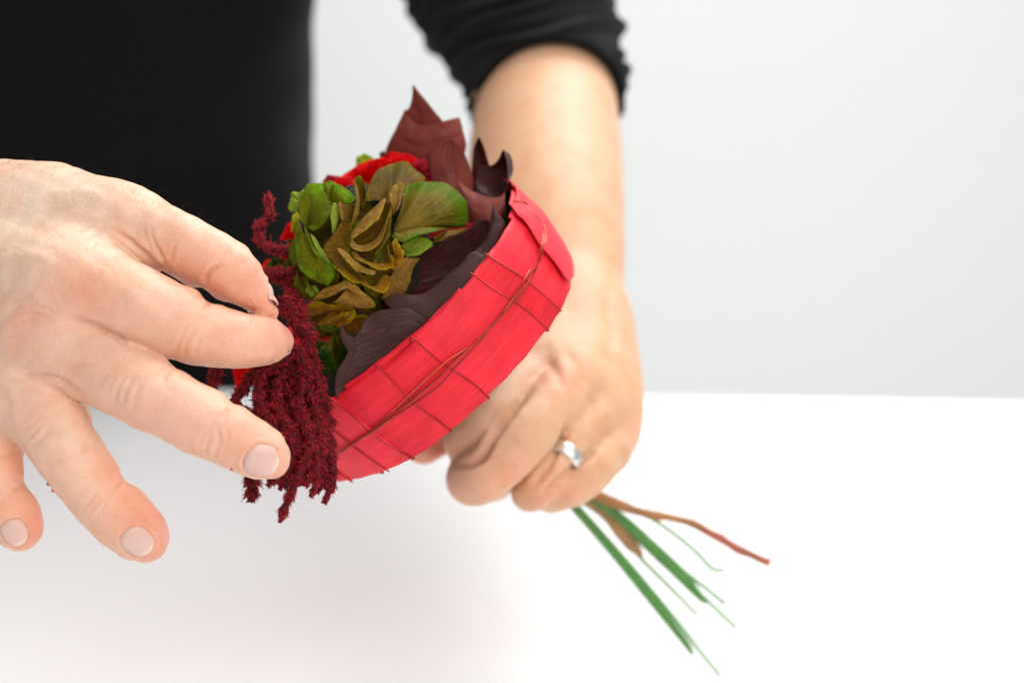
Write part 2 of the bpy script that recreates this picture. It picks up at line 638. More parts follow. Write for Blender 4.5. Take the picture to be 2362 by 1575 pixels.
class Body:
    def __init__(self, base, fingers, kb=0.012, kf=0.006):
        self.base, self.fingers, self.kb, self.kf = base, fingers, kb, kf

    def ev(self, X, c, R):
        def one(ch, k):
            d = ch.near(c, R)
            m = d.min()
            if m > 2 * R + 2 * k + 0.004:
                return None, m
            return ch.ev(X, np.nonzero(d < m + 2 * R + 1e-4)[0]), m
        b = None
        for ch in self.base:
            v, m = one(ch, self.kb)
            if v is not None:
                b = v if b is None else smin(b, v, self.kb)
        tot = b
        for ch in self.fingers:
            v, m = one(ch, self.kf)
            if v is not None:
                f = v if b is None else smin(b, v, self.kf)
                tot = f if tot is None else np.minimum(tot, f)
        if tot is None:
            tot = np.full(len(X), 1.0)
        return tot

    def dist(self, X):
        X = np.atleast_2d(X)
        c = X.mean(0)
        return self.ev(X, c, max(0.2, np.linalg.norm(X - c, axis=1).max()))


def surface(body, lo, hi, h, B=12):
    """sparse surface nets of body.ev over the box lo..hi with cell size h"""
    lo = np.asarray(lo, float)
    nb = np.ceil((np.asarray(hi) - lo) / (h * B)).astype(int)
    N = nb * B + 1
    R = h * B * math.sqrt(3) / 2
    # coarse pass, block by block
    loc = np.stack(np.meshgrid(*[np.arange(B + 1)] * 3, indexing='ij'), -1).reshape(-1, 3)
    VK, VP, Q = [], [], []
    cs = np.array([(i, j, k) for i in range(nb[0]) for j in range(nb[1]) for k in range(nb[2])])
    cen = lo + (cs + 0.5) * h * B
    approx = np.full(len(cen), 9.0)
    for ch in body.base + body.fingers:
        for a, bb, ra, rb in zip(ch.A, ch.B, ch.ra, ch.rb):
            ba = bb - a
            t = np.clip((cen - a) @ ba / (ba @ ba + 1e-12), 0, 1)
            approx = np.minimum(approx, np.linalg.norm(cen - a - t[:, None] * ba, axis=1) - (ra + (rb - ra) * t))
    keep = np.nonzero((approx < R + 0.006) & (approx > -R - 0.03))[0]
    s1, s2 = N[1] * N[2], N[2]
    for bi in keep:
        c = cen[bi]
        X = lo + (cs[bi] * B + loc) * h
        val = body.ev(X, c, R).reshape(B + 1, B + 1, B + 1)
        ins = val < 0
        if ins.all() or not ins.any():
            continue
        # cell vertices
        acc = np.zeros((B, B, B, 3))
        cnt = np.zeros((B, B, B))
        corners = [(0, 0, 0), (1, 0, 0), (0, 1, 0), (1, 1, 0), (0, 0, 1), (1, 0, 1), (0, 1, 1), (1, 1, 1)]
        for p in corners:
            for ax in range(3):
                if p[ax]:
                    continue
                q = list(p)
                q[ax] = 1
                v0 = val[p[0]:p[0] + B, p[1]:p[1] + B, p[2]:p[2] + B]
                v1 = val[q[0]:q[0] + B, q[1]:q[1] + B, q[2]:q[2] + B]
                cr = (v0 < 0) != (v1 < 0)
                t = np.where(cr, v0 / np.where(cr, v0 - v1, 1), 0)
                off = np.zeros((B, B, B, 3)) + np.array(p, float)
                off[..., ax] += t
                acc += np.where(cr[..., None], off, 0)
                cnt += cr
        has = cnt > 0
        idx = np.argwhere(has)
        g = idx + cs[bi] * B
        VK.append(g[:, 0] * s1 + g[:, 1] * s2 + g[:, 2])
        VP.append(lo + (g + acc[has] / cnt[has][:, None]) * h)
        # quads for the edges this block owns
        for ax in range(3):
            sl0 = [slice(0, B)] * 3
            sl1 = [slice(0, B)] * 3
            sl1[ax] = slice(1, B + 1)
            a, b = ins[tuple(sl0)], ins[tuple(sl1)]
            e = np.argwhere(a != b)
            if not len(e):
                continue
            flip = a[tuple(e.T)]
            g = e + cs[bi] * B
            o1, o2 = [(1, 2), (2, 0), (0, 1)][ax]
            st = [s1, s2, 1]
            k0 = g[:, 0] * s1 + g[:, 1] * s2 + g[:, 2]
            q = np.stack([k0 - st[o1] - st[o2], k0 - st[o2], k0, k0 - st[o1]], 1)
            q[~flip] = q[~flip][:, ::-1]
            Q.append(q)
    VK = np.concatenate(VK)
    VP = np.concatenate(VP)
    Q = np.concatenate(Q)
    order = np.argsort(VK)
    VK, VP = VK[order], VP[order]
    pos = np.clip(np.searchsorted(VK, Q), 0, len(VK) - 1)
    ok = (VK[pos] == Q).all(1)
    return VP, pos[ok]


def neighbours(n, F):
    e = np.concatenate([F[:, [0, 1]], F[:, [1, 2]], F[:, [2, 3]], F[:, [3, 0]]])
    return e, np.bincount(np.concatenate([e[:, 0], e[:, 1]]), minlength=n)


def relax(V, F, it, w=0.5, taubin=True):
    n = len(V)
    e, deg = neighbours(n, F)
    i = np.concatenate([e[:, 0], e[:, 1]])
    j = np.concatenate([e[:, 1], e[:, 0]])
    deg = np.maximum(deg, 1)
    for k in range(it):
        for ww in ((w, -w * 1.03) if taubin else (w,)):
            m = np.stack([np.bincount(i, V[j, c], n) for c in range(3)], 1) / deg[:, None]
            V = V + (m - V) * ww
    return V


def vnormals(V, F):
    a, b, c, d = (V[F[:, k]] for k in range(4))
    fn = np.cross(c - a, d - b)
    N = np.stack([np.bincount(F.ravel(), np.repeat(fn[:, k], 4), len(V)) for k in range(3)], 1)
    return N / (np.linalg.norm(N, axis=1)[:, None] + 1e-12)


def poly_dist(U, pts):
    """distance of 2D points U to a polyline, with the 0..1 position along it"""
    pts = spline(np.array(pts, float), per=5) if len(pts) > 2 else np.array(pts, float)
    best = np.full(len(U), 1e9)
    tt = np.zeros(len(U))
    n = len(pts) - 1
    for k in range(n):
        a, b = pts[k], pts[k + 1]
        ba = b - a
        h = np.clip((U - a) @ ba / (ba @ ba + 1e-9), 0, 1)
        d = np.linalg.norm(U - a - h[:, None] * ba, axis=1)
        m = d < best
        best[m] = d[m]
        tt[m] = (k + h[m]) / n
    return best, tt


def carve(V, F, creases):
    """press skin folds into the surface: (polyline in photo pixels, width px, depth mm[, dmin, dmax])"""
    N = vnormals(V, F)
    u, v, d = UV(V)
    U = np.stack([u, v], 1)
    view = CAM_LOC - V
    view /= np.linalg.norm(view, axis=1)[:, None]
    face = np.clip((N * view).sum(1) * 2.5, 0, 1)
    off = np.zeros(len(V))
    for c in creases:
        pts, w, dep = c[:3]
        p = np.array(pts, float)
        m = (u > p[:, 0].min() - 5 * w) & (u < p[:, 0].max() + 5 * w) & (v > p[:, 1].min() - 5 * w) & (v < p[:, 1].max() + 5 * w)
        if len(c) > 3:
            m &= (d > c[3]) & (d < c[4])
        ix = np.nonzero(m)[0]
        if not len(ix):
            continue
        ds, t = poly_dist(U[ix], p)
        fade = np.clip(np.minimum(t, 1 - t) * 5, 0.15, 1) if len(p) > 2 else 1.0
        g = np.exp(-(ds / w) ** 2) - 0.28 * np.exp(-((ds - 2.2 * w) / (1.3 * w)) ** 2)
        off[ix] -= g * dep * 0.0011 * fade * face[ix]
    return V + N * off[:, None]


def tint(V, base, blobs):
    """skin colour per vertex: (u, v, depth, radius px, colour, weight)"""
    C = np.zeros((len(V), 3)) + np.array(base)
    for u, v, d, r, col, w in blobs:
        c = P(u, v, d)
        rr = r / FPX * d
        g = np.exp(-((np.linalg.norm(V - c, axis=1)) / rr) ** 2) * w
        C += (np.array(col) - C) * g[:, None]
    return C


def nail_frame(center, n, t):
    n = n / np.linalg.norm(n)
    t = t - n * (t @ n)
    t /= np.linalg.norm(t)
    return np.array(center), n, t, np.cross(n, t)


def nail_bed(V, F, fr, w, l, dep=0.0007):
    c, n, t, s = fr
    q = V - c
    a, b, z = q @ s / (w / 2), q @ t / (l / 2), q @ n
    r = (np.abs(a) ** 2.6 + np.abs(b) ** 2.6) ** (1 / 2.6)
    NN = vnormals(V, F)
    ok = (np.abs(z) < 0.008) & (NN @ n > 0.0)
    inside = 1 / (1 + np.exp((r - 0.97) * 26))
    lip = np.exp(-((r - 1.16) / 0.13) ** 2) * (b < 0.8)
    off = np.where(ok, -inside * dep + lip * dep * 0.5, 0)
    return V + NN * off[:, None]


def make_nail(body, fr, w, l, parent, lift=0.00015, free=0.0006, label=None):
    c, n, t, s = fr
    na, nb = 17, 19
    V, UVs = [], []
    A = np.linspace(-1, 1, na)
    Bv = np.linspace(-1, 1, nb)
    X0, AB = [], []
    for b in Bv:
        # rounded outline: softly squared at the root, round at the trimmed end
        wid = max(0.30, (1 - abs(b) ** 2.6) ** (1 / 2.6)) if b < 0 else max(0.42, (1 - abs(b) ** 2.4) ** (1 / 2.2))
        for a in A:
            bb = b * (1 - 0.10 * a * a * abs(b))
            X0.append(c + s * (a * wid * w / 2) + t * (bb * l / 2) + n * 0.004)
            AB.append((a * wid, b))
    X = np.array(X0)
    for _ in range(14):
        d = body.dist(X)
        X = X - n * np.clip(d, -0.003, 0.003)[:, None] * 0.9
    AB = np.array(AB)
    h = (X - c) @ n
    # a nail is flatter lengthwise than the finger end
    k = np.polyfit(AB[:, 0] ** 2, h, 1)
    flat = k[0] * AB[:, 0] ** 2 + k[1] - 0.0003
    b = AB[:, 1]
    hh = np.where(b > 0.2, h + (flat - h) * np.clip((b - 0.2), 0, 1) * 0.9, h)
    hh = np.maximum(hh, h - 0.0002)
    rr_ = (np.abs(AB[:, 0]) ** 2.5 + np.abs(b) ** 2.5) ** .4
    edge = np.clip(rr_, 0, 1) ** 8 * np.where(b > .55, .35, 1)
    X = X + n * (hh - h + lift - edge * 0.0007)[:, None]
    UVs = np.stack([(AB[:, 0] + 1) / 2, (b + 1) / 2], 1)
    o = mesh_obj('nail', X, grid_faces(nb, na), M_NAIL, parent, uvs=UVs, solid=0.0003, offset=-1)
    if label:
        o['label'] = label
    return o


# ------------------------------------------------------------------ the person
person = bpy.data.objects.new('person', None)
person.location = P(150, 1700, 1.0) * [1, 1, 0]
link(person)
tag(person, 'person in black long-sleeved top pinching a red tassel and gripping the bouquet stems', 'person')


def keep_world(o, parent):
    o.parent = parent
    o.matrix_parent_inverse = Matrix.Translation(parent.location).inverted()


# -- hand on the left of the photo, pinching the tassel
TH = [(-120, 520, .462, 140), (0, 497, .447, 118), (120, 492, .436, 102), (270, 508, .425, 82), (390, 553, .418, 74), (470, 592, .415, 70), (528, 622, .4145, 65), (572, 664, .415, 48), (606, 703, .416, 30), (630, 721, .417, 16)]
IX = [(-80, 645, .446, 120), (60, 640, .428, 115), (170, 655, .413, 108), (300, 700, .406, 96), (395, 742, .405, 86), (455, 765, .406, 76), (530, 783, .409, 68), (590, 786, .413, 60), (625, 785, .4155, 48), (640, 786, .417, 38)]
MD = [(-100, 760, .446, 112), (40, 765, .424, 106), (150, 808, .410, 96), (240, 852, .403, 88), (330, 900, .398, 86), (395, 935, .396, 79), (465, 973, .396, 78), (520, 1000, .396, 71), (570, 1028, .397, 69), (605, 1046, .398, 62), (622, 1055, .399, 50)]
RG = [(-120, 850, .446, 104), (-20, 862, .427, 96), (50, 905, .413, 88), (108, 968, .405, 84), (150, 1030, .402, 79), (185, 1085, .402, 75), (225, 1140, .403, 70), (275, 1190, .405, 73), (315, 1222, .407, 69), (333, 1240, .408, 57)]
PK = [(-170, 900, .446, 96), (-95, 930, .428, 86), (-45, 990, .417, 76), (-17, 1060, .411, 67), (-4, 1110, .409, 57), (15, 1160, .409, 60), (34, 1198, .410, 62), (42, 1212, .410, 58)]
base = [Chain(TH[:4]), Chain(IX[:3]), Chain(MD[:3]), Chain(RG[:3]), Chain(PK[:3]),
        Chain([(-330, 560, .50, 190), (-180, 620, .468, 175), (-60, 680, .452, 150), (60, 720, .443, 120)]),
        Chain([(-330, 680, .50, 180), (-190, 760, .468, 165), (-90, 840, .452, 120)]),
        Chain([(100, 560, .440, 95), (230, 590, .430, 80), (300, 630, .428, 60)]),
        Chain([(-330, 600, .50, 195), (-480, 500, .56, 200), (-700, 350, .66, 215), (-950, 180, .78, 205)]),
        Chain([(-330, 700, .50, 170), (-480, 620, .56, 185), (-700, 480, .66, 200), (-950, 250, .78, 200)])]
bulge = Chain([(120, 935, .418, 62), (150, 975, .417, 60), (158, 990, .4165, 52)])
bodyL = Body(base, [Chain(TH), Chain(IX), Chain(MD), Chain(RG), Chain(PK), bulge], 0.013, 0.006)
def bounds(b):
    a = b.base + b.fingers
    return (np.min([np.min(c.pts[:, :3] - c.pts[:, 3:4], 0) for c in a], 0) - 0.004, np.max([np.max(c.pts[:, :3] + c.pts[:, 3:4], 0) for c in a], 0) + 0.004)


def subdivide(V, F):
    """split every quad in four"""
    e = np.stack([F, np.roll(F, -1, 1)], -1).reshape(-1, 2)
    e.sort(1)
    key = e[:, 0].astype(np.int64) * len(V) + e[:, 1]
    uq, inv = np.unique(key, return_inverse=True)
    em = (V[uq // len(V)] + V[uq % len(V)]) / 2
    fc = V[F].mean(1)
    n0, n1 = len(V), len(uq)
    ei = n0 + inv.reshape(-1, 4)
    fi = n0 + n1 + np.arange(len(F))
    Q = np.concatenate([np.stack([F[:, k], ei[:, k], fi, ei[:, k - 1]], 1) for k in range(4)])
    return np.concatenate([V, em, fc]), Q


lo, hi = bounds(bodyL)
lo[0] = P(-240, 0, .48)[0]
VL, FL = surface(bodyL, lo, hi, 0.0010)
VL = relax(VL, FL, 4)
VL, FL = subdivide(VL, FL)
VL = relax(VL, FL, 3)
armL = Body([base[5], base[6], base[8], base[9]], [], 0.013, 0.006)
lo, hi = bounds(armL)
hi[0] = P(-200, 0, .48)[0]
VA, FA = surface(armL, lo, hi, 0.003)
VA = relax(VA, FA, 3)

creasesL = [
    ([(262, 532), (295, 552), (332, 584), (358, 609), (391, 624)], 6, 0.9),
    ([(349, 528), (354, 559), (376, 598), (391, 622)], 5, 0.6),
    ([(404, 560), (396, 590), (391, 614)], 5, 0.35),
    ([(330, 525), (340, 555), (352, 585)], 5, 0.35),
    ([(508, 612), (490, 624), (478, 638), (473, 658)], 6, 1.0),
    ([(520, 625), (497, 640), (486, 660)], 5, 0.25),
    ([(549, 545), (560, 560), (566, 580)], 5, 0.18), ([(536, 540), (545, 556), (548, 575)], 5, 0.15),
    ([(450, 762), (430, 795), (424, 828)], 5, 0.55), ([(468, 770), (455, 800), (450, 822)], 4, 0.25), ([(436, 750), (415, 785), (405, 812)], 5, 0.3),
    ([(484, 690), (478, 705), (470, 720)], 5, 0.5), ([(577, 722), (582, 738), (580, 752)], 4, 0.3), ([(570, 735), (556, 775), (552, 810)], 4, 0.16),
    ([(150, 742), (190, 744), (235, 758), (303, 797)], 8, 0.8),
    ([(20, 868), (70, 867), (125, 869), (165, 892), (200, 924)], 7, 0.9),
    ([(-10, 912), (10, 920), (26, 938)], 9, 0.4),
    ([(484, 1008), (474, 1035), (482, 1062)], 5, 0.42), ([(500, 990), (507, 1018), (491, 1058)], 5, 0.45), ([(470, 1000), (460, 1030), (466, 1056)], 5, 0.25), ([(518, 985), (524, 1010), (512, 1050)], 5, 0.2),
    ([(527, 936), (522, 952), (512, 965)], 5, 0.6), ([(392, 851), (384, 866), (372, 878)], 5, 0.5),
    ([(290, 866), (272, 895), (265, 922)], 6, 0.3), ([(306, 872), (290, 905), (285, 935)], 6, 0.3), ([(272, 868), (256, 892), (250, 912)], 6, 0.25), ([(326, 880), (312, 912), (304, 948)], 6, 0.22),
    ([(238, 1143), (217, 1170), (199, 1190)], 5, 0.45), ([(248, 1152), (228, 1180), (212, 1200)], 5, 0.3), ([(226, 1136), (205, 1160), (188, 1178)], 5, 0.35),
    ([(282, 1110), (276, 1122), (266, 1132)], 5, 0.6), ([(206, 1020), (198, 1034), (186, 1044)], 6, 0.6),
    ([(100, 975), (82, 995), (62, 1010)], 6, 0.28), ([(112, 990), (94, 1012), (72, 1030)], 6, 0.28), ([(90, 962), (72, 980), (52, 992)], 6, 0.25),
    ([(52, 1118), (40, 1126), (25, 1130)], 5, 0.5), ([(40, 1040), (20, 1050), (0, 1052)], 5, 0.3), ([(35, 1136), (18, 1145), (2, 1150)], 5, 0.25),
    ([(30, 715), (62, 705), (100, 712), (130, 728)], 5, 0.28), ([(28, 730), (60, 722), (96, 728), (120, 740)], 5, 0.28), ([(35, 745), (62, 738), (92, 742)], 5, 0.22),
    ([(24, 700), (55, 690), (92, 694)], 5, 0.2), ([(10, 780), (40, 772), (70, 775)], 5, 0.2), ([(10, 830), (40, 838), (80, 836)], 6, 0.25), ([(10, 845), (45, 852), (90, 850)], 6, 0.25),
    ([(200, 545), (240, 528), (268, 530)], 6, 0.3), ([(185, 530), (225, 514), (262, 515)], 7, 0.22),
    ([(63, 472), (126, 448), (190, 443), (252, 462)], 12, -0.5), ([(80, 500), (150, 478), (210, 480)], 11, 0.35),
    ([(0, 610), (60, 590), (130, 600)], 16, -0.5), ([(-40, 690), (20, 680), (90, 690)], 14, 0.35), ([(0, 540), (50, 520), (110, 515)], 13, 0.3),
]
# fine random skin lines across the back of the hand and fingers
for k in range(150):
    cu, cv = rng.uniform(0, 330), rng.uniform(430, 900)
    an = rng.normal(0.45, 0.5) + (math.pi / 2 if rng.random() < 0.55 else 0)
    L = rng.uniform(10, 26)
    creasesL.append(([(cu - L * math.cos(an), cv - L * math.sin(an)), (cu + rng.normal() * 2, cv + rng.normal() * 2), (cu + L * math.cos(an), cv + L * math.sin(an))], 3.2, rng.uniform(0.03, 0.08)))
VL = carve(VL, FL, creasesL)
def dent(V, F, spots):
    N = vnormals(V, F)
    off = np.zeros(len(V))
    for u, v, d, r, dep in spots:
        g = np.exp(-(np.linalg.norm(V - P(u, v, d), axis=1) / (r / FPX * d)) ** 2)
        off -= g * dep * .001
    return V + N * off[:, None]


VL = dent(VL, FL, [(393, 852, .398, 17, 1.5), (372, 826, .398, 26, -.7), (418, 862, .397, 24, -.4), (529, 937, .397, 17, 1.4), (505, 905, .397, 28, -.6), (560, 948, .398, 26, -.5),
                   (206, 1022, .408, 18, 1.6), (240, 1046, .404, 28, -.6), (282, 1112, .404, 17, 1.6), (262, 1082, .404, 26, -.6), (315, 1135, .405, 26, -.6),
                   (53, 1120, .409, 17, 1.4), (52, 1090, .409, 22, -.5), (72, 1148, .409, 24, -.5), (482, 697, .406, 17, 1.6), (450, 668, .406, 28, -.7), (510, 704, .407, 24, -.4),
                   (577, 724, .413, 16, .9), (474, 656, .415, 15, 2.0), (440, 655, .416, 30, -1.0), (505, 690, .415, 28, -.7),
                   (170, 640, .394, 60, -.9), (40, 742, .402, 50, -.8), (126, 395, .436, 45, -.8), (225, 420, .43, 50, .8), (345, 448, .42, 40, -.7)])
# slow lumps so that no surface is perfectly round
ph = rng.uniform(0, 6.28, (6, 3))
NL = vnormals(VL, FL)
lump = sum(np.sin(VL[:, 0] * s + p[0]) * np.sin(VL[:, 1] * s * 1.1 + p[1]) * np.sin(VL[:, 2] * s * 0.9 + p[2]) for s, p in zip((180, 260, 330, 430, 520, 700), ph))
VL = VL + NL * (lump * 0.00016)[:, None]

# nails: centre pixel, depth guess, normal, along, width, length
nailsL = [
    ('middle', (603, 1066), None, None, DIR(.93, .38, 0.02), 78, 80),
    ('ring', (316, 1250), None, None, DIR(.66, .75, 0.03), 68, 80),
    ('little', (32, 1229), None, None, DIR(.42, .9, 0.03), 56, 66),
    ('thumb', (600, 692), .4155, DIR(.80, -.55, .42), DIR(.62, .78, 0.05), 48, 62),
    ('index', (630, 790), .4165, DIR(.30, .85, .42), DIR(.90, -.25, .15), 66, 58),
]


def place_on(body, c, n):
    X = c + n * 0.012
    for _ in range(40):
        d = body.dist(X)[0]
        X = X - n * d * 0.8
        if d < 1e-5:
            break
    return X


nail_frames = []
for nm, px, d0, n, t, w, l in nailsL:
    if n is None:
        # nail facing the lens: find the skin on the line of sight, take its own normal
        ray = P(*px, 1.0) - CAM_LOC
        ray /= np.linalg.norm(ray)
        c = CAM_LOC + ray * .30
        for _ in range(60):
            c = c + ray * bodyL.dist(c)[0] * .9
        n = np.array([bodyL.dist(c + e * 1e-4)[0] - bodyL.dist(c - e * 1e-4)[0] for e in np.eye(3)])
        n /= np.linalg.norm(n)
        d0 = UV(c)[2]
    else:
        c = place_on(bodyL, P(px[0], px[1], d0), n)
    fr = nail_frame(c, n, t)
    w, l = w / FPX * d0, l / FPX * d0
    VL = nail_bed(VL, FL, fr, w, l)
    nail_frames.append((nm, fr, w, l))

SK = (0.845, 0.545, 0.390)
PINK = (0.84, 0.365, 0.240)
RED = (0.80, 0.285, 0.205)
blobsL = [
    (650, 770, .416, 70, RED, .65), (655, 745, .416, 26, (0.72, 0.20, 0.22), .6), (560, 800, .41, 70, PINK, .45), (480, 760, .40, 90, PINK, .35),
    (560, 640, .405, 80, PINK, .75), (600, 690, .41, 50, PINK, .6), (430, 620, .405, 70, PINK, .6), (370, 580, .405, 50, PINK, .5), (560, 590, .40, 40, (0.83, 0.50, 0.34), .5),
    (470, 660, .405, 70, PINK, .5), (330, 740, .39, 70, PINK, .35), (620, 745, .41, 40, PINK, .5), (170, 650, .395, 85, PINK, .75), (230, 690, .393, 60, PINK, .4), (40, 740, .40, 60, PINK, .5), (60, 730, .40, 40, RED, .3),
    (560, 990, .39, 70, PINK, .55), (640, 1080, .395, 60, PINK, .55), (575, 1060, .39, 55, PINK, .45), (330, 940, .388, 80, PINK, .35), (430, 1000, .39, 60, PINK, .3),
    (340, 1200, .40, 75, PINK, .8), (370, 1260, .405, 60, RED, .55), (290, 1160, .40, 60, PINK, .5), (255, 1090, .4, 50, PINK, .5), (180, 960, .41, 60, PINK, .3),
    (70, 1200, .405, 70, PINK, .8), (80, 1250, .405, 55, RED, .6), (20, 1080, .405, 60, PINK, .5),
    (200, 560, .42, 90, (0.84, 0.585, 0.42), .7), (80, 530, .42, 190, (0.93, 0.72, 0.55), 1.0), (30, 660, .415, 130, (0.86, 0.56, 0.39), .8), (300, 640, .40, 60, (0.84, 0.56, 0.39), .5), (340, 860, .385, 60, (0.85, 0.60, 0.42), .5), (150, 1000, .395, 60, (0.84, 0.58, 0.41), .5),
]
CL = tint(VL, SK, blobsL)

# -- hand on the right, gripping the stems
RI = [(1300, 740, .568, 90), (1245, 845, .535, 68), (1170, 920, .514, 62), (1100, 998, .502, 64), (1082, 1020, .508, 58), (1100, 1035, .538, 50), (1160, 1030, .556, 46)]
RM = [(1320, 760, .566, 90), (1318, 872, .530, 72), (1245, 962, .508, 68), (1172, 1045, .496, 67), (1108, 1095, .497, 67), (1092, 1105, .513, 60), (1140, 1108, .552, 48)]
RR = [(1345, 780, .566, 85), (1392, 925, .532, 60), (1346, 990, .518, 50), (1300, 1055, .510, 43), (1240, 1125, .505, 45), (1222, 1138, .523, 43), (1255, 1130, .556, 42)]
RP = [(1350, 800, .570, 75), (1412, 1000, .530, 55), (1384, 1056, .519, 55), (1334, 1110, .511, 52), (1285, 1135, .516, 45), (1272, 1143, .536, 41)]
RT = [(1240, 800, .600, 70), (1130, 890, .580, 62), (1042, 965, .552, 56), (990, 1010, .536, 54), (978, 1022, .533, 49)]
baseR = [Chain(RI[:2]), Chain(RM[:2]), Chain(RR[:2]), Chain(RP[:2]),
         Chain([(1340, 745, .572, 100), (1385, 880, .548, 85), (1400, 975, .54, 62)]),
         Chain([(1250, 780, .590, 95), (1270, 900, .560, 90), (1270, 990, .550, 70)]),
         Chain([(1318, 745, .574, 108), (1300, 660, .590, 138), (1280, 520, .615, 160), (1268, 380, .645, 168), (1262, 250, .675, 160), (1235, 100, .715, 165), (1200, -60, .77, 175)], 14),
         Chain([(1270, 745, .588, 105), (1255, 640, .604, 135), (1235, 520, .627, 150), (1240, 380, .658, 150), (1250, 250, .69, 140), (1225, 100, .73, 150)], 14),
         Chain([(1215, 960, .552, 60), (1240, 1060, .552, 50)])]
bodyR = Body(baseR, [Chain(RI), Chain(RM), Chain(RR), Chain(RP), Chain(RT)], 0.012, 0.003)
lo = np.min([np.min(c.pts[:, :3] - c.pts[:, 3:4], 0) for c in bodyR.base + bodyR.fingers], 0) - 0.004
hi = np.max([np.max(c.pts[:, :3] + c.pts[:, 3:4], 0) for c in bodyR.base + bodyR.fingers], 0) + 0.004
VR, FR = surface(bodyR, lo, hi, 0.0014)
VR = relax(VR, FR, 4)
creasesR = [
    ([(1225, 900), (1178, 953), (1142, 1003), (1115, 1050), (1092, 1066), (1055, 1070)], 7, 3.2),
    ([(1317, 962), (1288, 1030), (1265, 1072), (1227, 1124)], 7, 2.4),
    ([(1378, 1030), (1322, 1080), (1244, 1148)], 7, 2.4),
    ([(1300, 800), (1330, 850), (1352, 905)], 12, 0.6), ([(1225, 820), (1260, 800)], 10, 0.4),
    ([(1405, 640), (1408, 740), (1415, 820)], 14, 0.6), ([(1262, 830), (1284, 862), (1300, 900)], 10, 0.7),
    ([(1360, 900), (1362, 940), (1356, 970)], 9, 0.6), ([(1150, 940), (1130, 985)], 8, 0.25),
    ([(1180, 1010), (1195, 1030), (1215, 1040)], 6, 0.3), ([(1155, 1040), (1172, 1062), (1190, 1072)], 6, 0.3),
    ([(1090, 1110), (1120, 1130), (1160, 1138)], 8, 0.5),
]
VR = carve(VR, FR, creasesR)
SKR = (0.73, 0.445, 0.275)
blobsR = [
    (1290, 830, .51, 60, PINK, .55), (1310, 860, .51, 40, RED, .4), (1070, 1060, .50, 70, PINK, .6), (1040, 1110, .50, 40, RED, .7), (980, 1030, .53, 75, RED, .85),
    (1160, 1110, .49, 70, PINK, .45), (1190, 1080, .49, 40, RED, .35), (1270, 1160, .50, 60, PINK, .6), (1340, 1130, .50, 50, PINK, .45), (1445, 1000, .53, 55, PINK, .45),
    (1410, 790, .57, 35, PINK, .4), (1270, 420, .62, 160, (0.79, 0.54, 0.34), .6), (1230, 560, .60, 120, (0.77, 0.51, 0.32), .5), (1170, 900, .51, 60, (0.66, 0.42, 0.26), .35),
]
CR_ = tint(VR, SKR, blobsR)

# -- trunk and upper arms under the top, joined into the same body
TC = P(-20, 430, 1.05)
TX, TY = -0.311, EDGE_Y + 0.135


def limb(rows, seg=20):
    r = spline(np.array(rows, float), per=5)
    v, f = tube(r[:, :3], r[:, 3], seg)
    f = [q if len(q) == 4 else q for q in f]
    return v, [q for q in f if len(q) == 4]


elbowR = P(1200, -60, .77)
elbowL = P(-950, 200, .78)
shR = np.array([TX + 0.19, TY + 0.02, TABLE_Z + 0.52])
shL = np.array([TX - 0.19, TY + 0.02, TABLE_Z + 0.52])
parts = [limb([(*elbowR, .045), (*(elbowR * .5 + shR * .5), .05), (*shR, .055), (TX, TY, TABLE_Z + .46, .10)]),
         limb([(*elbowL, .045), (*(elbowL * .5 + shL * .5), .05), (*shL, .055), (TX, TY, TABLE_Z + .46, .10)]),
         limb([(TX, TY, TABLE_Z - .2, .09), (TX, TY, TABLE_Z, .09), (TX, TY, TABLE_Z + .3, .095), (TX, TY, TABLE_Z + .5, .10), (TX, TY, TABLE_Z + .62, .05)])]
Vs, Fs, Cs = [VL, VR, VA], [FL, FR + len(VL), FA + len(VL) + len(VR)], [CL, CR_, np.zeros((len(VA), 3)) + SK]
n = len(VL) + len(VR) + len(VA)
for v, f in parts:
    Vs.append(v)
    Fs.append(np.array(f) + n)
    Cs.append(np.zeros((len(v), 3)) + SK)
    n += len(v)
body = mesh_obj('body', np.concatenate(Vs), np.concatenate(Fs), M_SKIN, attrs={'tint': np.concatenate(Cs)})
keep_world(body, person)
for nm, fr, w, l in nail_frames:
    o = make_nail(bodyL, fr, w, l, None)
    keep_world(o, person)

# fine dark hairs on the upper edge of the wrist and thumb side
hv, hf = [], []
edge = spline(np.array([(-20, 372), (30, 385), (80, 394), (126, 394), (210, 413), (290, 432), (337, 446), (420, 487), (500, 525)], float), n=200)
for k in range(60):
    e = edge[int(abs(rng.beta(1.0, 1.6)) * 199)]
    r0 = P(e[0] + rng.normal() * 3, e[1] + rng.uniform(2, 12), .432 - 0.00004 * e[0] + rng.normal() * .004)
    n0 = DIR(rng.normal(0.35, .5), -1, rng.normal(-.2, .5))
    r0 = place_on(bodyL, r0 - n0 * 0.004, n0) - n0 * 0.0006
    L = rng.uniform(.002, .0048)
    side = DIR(rng.normal(.8, .5), rng.normal(0, .3), rng.normal(0, .4))
    pth = spline(np.array([r0, r0 + n0 * L * .5 + side * L * .2, r0 + n0 * L * .75 + side * L * .7]), n=5)
    v, f = tube(pth, np.linspace(.000028, .000012, 5), 3)
    b0 = len(hv)
    hv.extend(v)
    hf.extend([tuple(i + b0 for i in q) for q in f])
hair = mesh_obj('arm_hair', hv, hf, M_HAIR)
hair['kind'] = 'stuff'
keep_world(hair, person)

# -- black top: trunk and two pushed-up sleeves
def fold_noise(a, b, seeds):
    s = 0
    for fa, fb, p, am in seeds:
        s = s + am * np.sin(fa * a + fb * b + p)
    return s


sv, sf = [], []


def add_part(v, f):
    b0 = len(sv)
    sv.extend(v)
    sf.extend([tuple(int(i) + b0 for i in q) for q in f])


